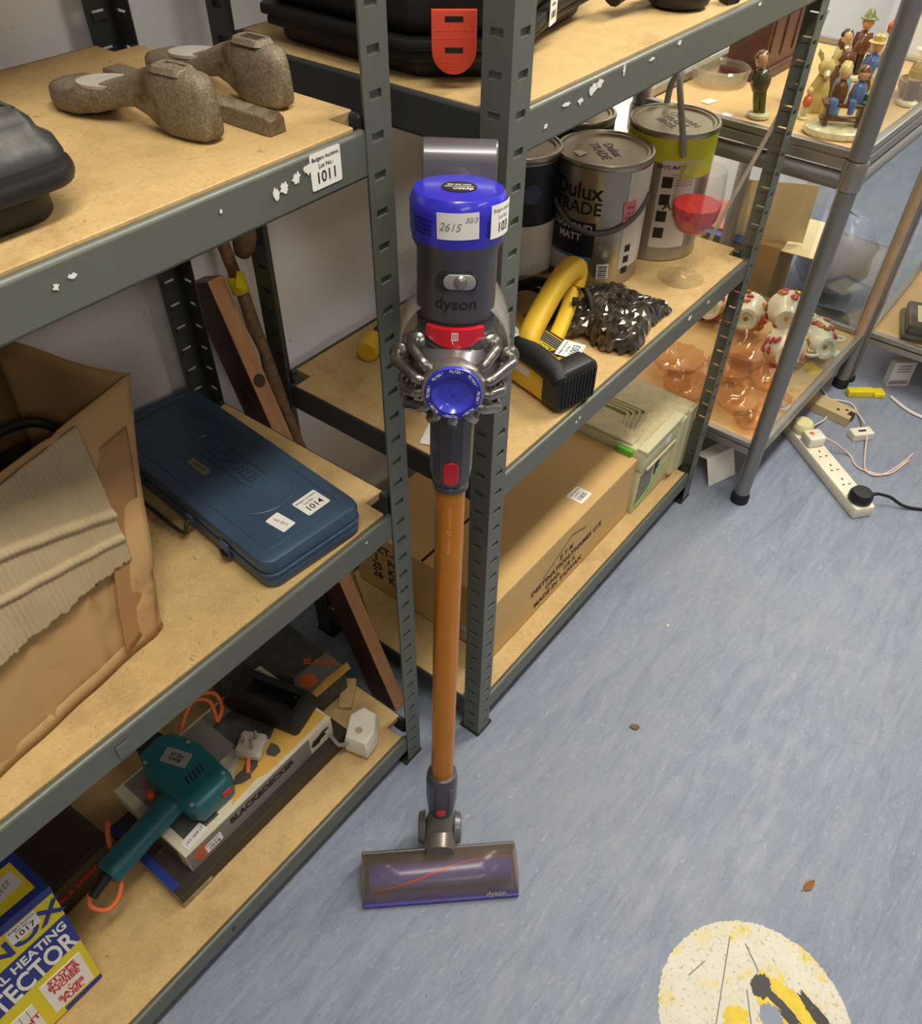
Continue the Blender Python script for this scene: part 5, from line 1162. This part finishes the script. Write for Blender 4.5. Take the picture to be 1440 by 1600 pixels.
# ------------------------------------------------------------------ floor clutter
M_strip = mat('power_strip_white', (226, 220, 200), .4, var=.03)
d = Vector((.236, .288, 0)).normalized(); SP = frame((1.254, -.468, 0), (d.y, -d.x, 0), d, (0, 0, 1))
t = thing('power_strip', 'white six-way power strip lying on the blue floor', 'power strip', M=SP)
MB().prism(rrect(-.03, .03, -.01, .375, .008, 3), .0, .034, bev=.005).build('strip_body', M_strip, t, smooth=40)
for k in range(6):
    y = .035+k*.06
    if k in (0, 4, 5): continue
    for px, py, w, dd in ((0, .014, .004, .008), (-.009, -.008, .007, .004), (.009, -.008, .007, .004)): MB().bx(px-w/2, px+w/2, y+py-dd/2, y+py+dd/2, .0338, .0344).build('socket_slot', M_blackr, t)
def splug(y, m, label, nm='plug', sq=False):
    p = thing('mains_plug', label, 'plug', M=SP @ TR(0, y, .0346))
    if sq: MB().prism(rrect(-.026, .026, -.024, .024, .008, 4), 0, .03, bev=.006).build('plug_body', m, p, smooth=40)
    else: MB().lathe([(.027, 0), (.030, .004), (.030, .018), (.024, .028), (0, .029)], 24, Matrix.Diagonal((1, 1.05, 1, 1)), True, False).build('plug_body', m, p, smooth=40)
    return p
p = splug(.025, M_black, 'black round plug at the near end of the power strip')
MB().cyl((.026, .0, .012), (.048, .0, .010), .006, .0045, 12).build('strain_relief', M_blackr, p, smooth=40)
p = splug(.33, mat('ivory_plug', (220, 214, 160), .4), 'ivory round plug at the far end of the power strip')
p = splug(.27, M_white_pl, 'square white plug with an orange spot on the power strip', sq=True); MB().lathe([(.007, .0298), (.007, .0306)], 14, TR(-.008, .004, 0)).build('orange_spot', M_orange, p)
def cord(name, pts, r, m, label, cat='cable'):
    o = MB().tube(spline(pts, 6), r, 8).build(name, m, smooth=60); tag(o, label, cat); return o
wd = lambda x, y, z: tuple((SP @ Vector((x, y, z)))[:])
cord('black_cable', [wd(.05, .025, .045), wd(.09, .02, .03), (1.36, -.565, .006), (1.44, -.66, .006), (1.6, -.62, .006), (1.72, -.56, .02), (1.70, -.50, .03), (1.66, -.56, .006), (1.7, -.75, .006)], .0042, M_blackr, 'black cable running from the black plug across the floor')
M_wcord = mat('white_cord', (216, 210, 204), .45, var=.02); M_pcord = mat('pinkish_cord', (214, 186, 176), .45)
cord('white_cable', [wd(.03, .33, .045), wd(.07, .36, .02), (1.62, -.24, .004), (1.72, -.20, .004), (1.76, -.14, .004), (1.7, -.06, .004)], .0028, M_wcord, 'white cable looping away from the ivory plug')
cord('white_cable', [wd(.03, .27, .05), wd(.07, .25, .03), (1.48, -.36, .004), (1.44, -.40, .004), (1.46, -.47, .004), (1.56, -.50, .004)], .0028, M_pcord, 'thin pinkish cable from the square white plug')
cord('white_cable', [(1.60, -.365, .02), (1.52, -.39, .004), (1.44, -.42, .004), (1.45, -.46, .004), (1.54, -.49, .004), (1.60, -.50, .004)], .0028, M_pcord, 'thin pinkish cable curling below the white inline connector')
cord('white_cable', [(1.63, -.345, .02), (1.69, -.31, .004), (1.73, -.27, .004), (1.70, -.2, .004)], .0028, M_wcord, 'short white cable above the white inline connector')
t = thing('inline_connector', 'small white inline connector box with black marks on the floor', 'connector', (1.585, -.352, 0), .85)
MB().bx(-.018, .018, -.032, .032, 0.0, .024).build('connector_body', M_white_pl, t, bevel=.003); MB().bx(-.004, .004, -.012, .012, .024, .0245).build('connector_mark', M_ink, t)
t = thing('wooden_block', 'pale wooden block with drilled holes on the floor by the cabinet', 'wood block', (1.645, -.232, 0), -.12)
MB().bx(-.03, .03, -.075, .075, 0, .03).build('block_body', mat('pale_timber', (190, 168, 128), .6, var=.1, stretch=(4, 1, 1)), t, bevel=.002)
for y in (-.05, -.03): MB().lathe([(.005, .0299), (.005, .0304)], 10, TR(.008*(1 if y < -.04 else -1), y, 0)).build('drilled_hole', M_irondark, t)
MB().bx(-.012, .012, -.0755, -.06, .008, .0302).build('notch', M_irondark, t)
t = thing('yellow_clip', 'bright yellow plastic bracket on the floor beside the small box', 'bracket', (1.80, -.285, 0), -.9)
MB().bx(-.05, .03, -.014, .014, 0, .022).build('bracket_arm', M_ytape, t, bevel=.004); MB().bx(.03, .065, -.018, .018, 0, .016).build('bracket_foot', M_ytape, t, bevel=.004)
t = thing('small_box', 'small upright white box with barcode under the second cabinet', 'box', (1.93, -.345, 0), -.85)
MB().bx(-.035, .035, -.014, .014, 0, .085).build('box_body', M_note, t, bevel=.001)
for k in range(3): MB().bx(-.02, .02, -.0146, -.014, .05+k*.01, .053+k*.01).build('print_line', M_greyink, t)
for k in range(9): MB().bx(-.03+k*.0068, -.027+k*.0068, -.0146, -.014, .006, .02).build('bar', M_ink, t)
cord('white_cable', [(1.84, -.36, .005), (1.80, -.43, .005), (1.80, -.50, .005), (1.86, -.58, .005)], .005, M_wcord, 'thick white cable curving in front of the small white box')
t = thing('folded_card', 'folded white card standing by the far shelving post', 'card', (1.165, -.09, 0), -.35)
b = MB(); b.add([(-.05, -.03, 0), (.05, -.03, 0), (.05, .0, .075), (-.05, .0, .075)], [(0, 1, 2, 3)]); b.build('card_front', M_white, t, solid=.0015)
b = MB(); b.add([(-.05, .0, .075), (.05, .0, .075), (.058, .045, .06), (-.045, .045, .06)], [(0, 1, 2, 3)]); b.build('card_back', M_white, t, solid=.0015)
# worn round floor sticker
def sticker_mat():
    m, nt, b = newmat('worn_floor_sticker'); v = coords(nt)
    base = ramp(nt, noise(nt, v, 12, 5), [(.3, srgb((198, 194, 180))), (.7, srgb((212, 208, 196)))])
    f = ramp(nt, noise(nt, v, 19, 6, .7), [(.52, (0, 0, 0)), (.62, (.8, .8, .8))]); c = mix(nt, f, base, srgb((214, 192, 40)))
    f = ramp(nt, noise(nt, v, 120, 6, .75), [(.565, (0, 0, 0)), (.62, (.8, .8, .8))]); c = mix(nt, f, c, srgb((150, 150, 120)))
    nt.links.new(c, b.inputs['Base Color']); b.inputs['Roughness'].default_value = .5; return m
M_stk = sticker_mat(); rn = random.Random(31)
t = thing('floor_sticker', 'worn white round floor sticker with yellow and black remains at the bottom right', 'sticker', (-.050, -.748, 0))
R_ = .156
def rough_poly(cx, cy, rx, ry, n, j, rot=0):
    return [(cx+(rx*(1+rn.uniform(-j, j)))*math.cos(2*PI*i/n+rot), cy+(ry*(1+rn.uniform(-j, j)))*math.sin(2*PI*i/n+rot)) for i in range(n)]
MB().prism(rough_poly(0, 0, R_, R_, 260, .013), .0002, .0008).build('sticker_disc', M_stk, t)
M_stky = mat('sticker_yellow', (212, 184, 30), .5, var=.15, vs_=40, dirt=(214, 208, 180), dscale=30, dthr=.58); M_stkk = mat('sticker_black', (34, 32, 28), .5, var=.1, dirt=(200, 180, 60), dscale=50, dthr=.64)
def arc(r0, r1, a0, a1, z0, z1, m, nm, n=26, j=.006):
    P = [(rn.uniform(-j, j)+r1*math.cos(a0+(a1-a0)*i/n), rn.uniform(-j, j)+r1*math.sin(a0+(a1-a0)*i/n)) for i in range(n+1)]+[(rn.uniform(-j, j)+r0*math.cos(a1-(a1-a0)*i/n), rn.uniform(-j, j)+r0*math.sin(a1-(a1-a0)*i/n)) for i in range(n+1)]
    MB().prism(P, z0, z1).build(nm, m, t)
va = Vector((.66, .75)); 
def IMG(u, v):   # sticker-local axes: u to the right of the picture, v up the picture
    return (u*.55+v*.82, -u*.83+v*.55)
BZ = [.00095]
def blob(u, v, w, h, rot, z, m, nm, n=44, j=.16):
    BZ[0] += .00006; z = BZ[0]
    P = rough_poly(0, 0, w, h, n, j); c, s = math.cos(rot), math.sin(rot)
    MB().prism([IMG(u+x*c-y*s, v+x*s+y*c) for x, y in P], .0008, z).build(nm, m, t)
blob(.052, .026, .062, .030, -.75, .00105, M_stky, 'yellow_patch'); blob(-.03, .0, .022, .018, .4, .00105, M_stky, 'yellow_patch'); blob(-.045, -.02, .03, .012, .3, .00105, M_stky, 'yellow_patch')
blob(.020, .052, .016, .020, -.4, .00125, M_stkk, 'black_patch'); blob(.045, .028, .042, .007, -.8, .00125, M_stkk, 'black_patch'); blob(.065, -.004, .032, .006, -.75, .00125, M_stkk, 'black_patch'); blob(.108, .008, .050, .010, -1.0, .00125, M_stkk, 'black_patch')
M_peel = M_floor
blob(.028, .004, .018, .022, .2, .00130, mat('bare_floor_patch', (124, 134, 158), .55, var=.1), 'peeled_patch')
for u0, v0, u1, v1 in ((-.02, .13, -.07, -.03), (-.005, .045, -.008, -.04), (.005, .12, .02, .075), (-.07, .085, -.10, .06)):
    d = Vector((u1-u0, v1-v0)); n = Vector((-d.y, d.x)).normalized()*.0009
    MB().prism([IMG(u0-n.x, v0-n.y), IMG(u1-n.x, v1-n.y), IMG(u1+n.x, v1+n.y), IMG(u0+n.x, v0+n.y)], .0008, .0016).build('crack', M_greyink, t)
# debris
M_leaf = mat('dry_leaf', (150, 104, 60), .7, var=.25, vs_=60); M_crumb = mat('brown_crumb', (112, 92, 70), .8, var=.3); M_pale = mat('pale_crumb', (206, 196, 170), .8)
t = thing('dry_leaf', 'curled dry brown leaf on the floor above the sticker', 'leaf', (.215, -.735, .0005), -.3)
b = MB(); b.loft([[(x, w*k, .002+.004*abs(k)+.004*math.sin(x*120)) for k in (-1, -.5, 0, .5, 1)] for x, w in ((-.012, .001), (-.007, .005), (0, .0075), (.007, .005), (.013, .0005))], False, False, False).build('leaf_blade', M_leaf, t, smooth=60, solid=.0006)
MB().tube([(-.012, 0, .002), (-.018, .002, .003)], .0007, 6).build('leaf_stalk', M_leaf, t)
def crumb(x, y, s, m, label, cat='debris'):
    b = MB(); rr_ = random.Random(int(x*1e4)); b.loft([[(s*k*(1+rr_.uniform(-.3, .3))*math.cos(a), s*.6*k*(1+rr_.uniform(-.3, .3))*math.sin(a), z) for a in [2*PI*i/8 for i in range(8)]] for k, z in ((.8, .0003), (1, s*.25), (.5, s*.5))])
    o = b.build('floor_debris', m, smooth=50); o.matrix_world = TR(x, y, 0, rr_.uniform(0, 3)); tag(o, label, cat, 'bits of debris on the floor')
import_pts = [(992, 1137)]
crumb(.313, -.321, .011, M_crumb, 'dark brown crumb on the floor right of the carton shelf'); crumb(.60, -.245, .006, M_pale, 'pale round crumb on the floor near the far shelving unit')

cord('pale_cord', [(1.064, -.066, 1.12), (1.065, -.045, .994), (1.065, -.022, .906), (1.065, .036, .701), (1.066, .052, .62)], .0045, mat('pale_translucent_cord', (206, 196, 176), .3, alpha=.8), 'pale translucent cord hanging beside the far shelving post', 'cord')
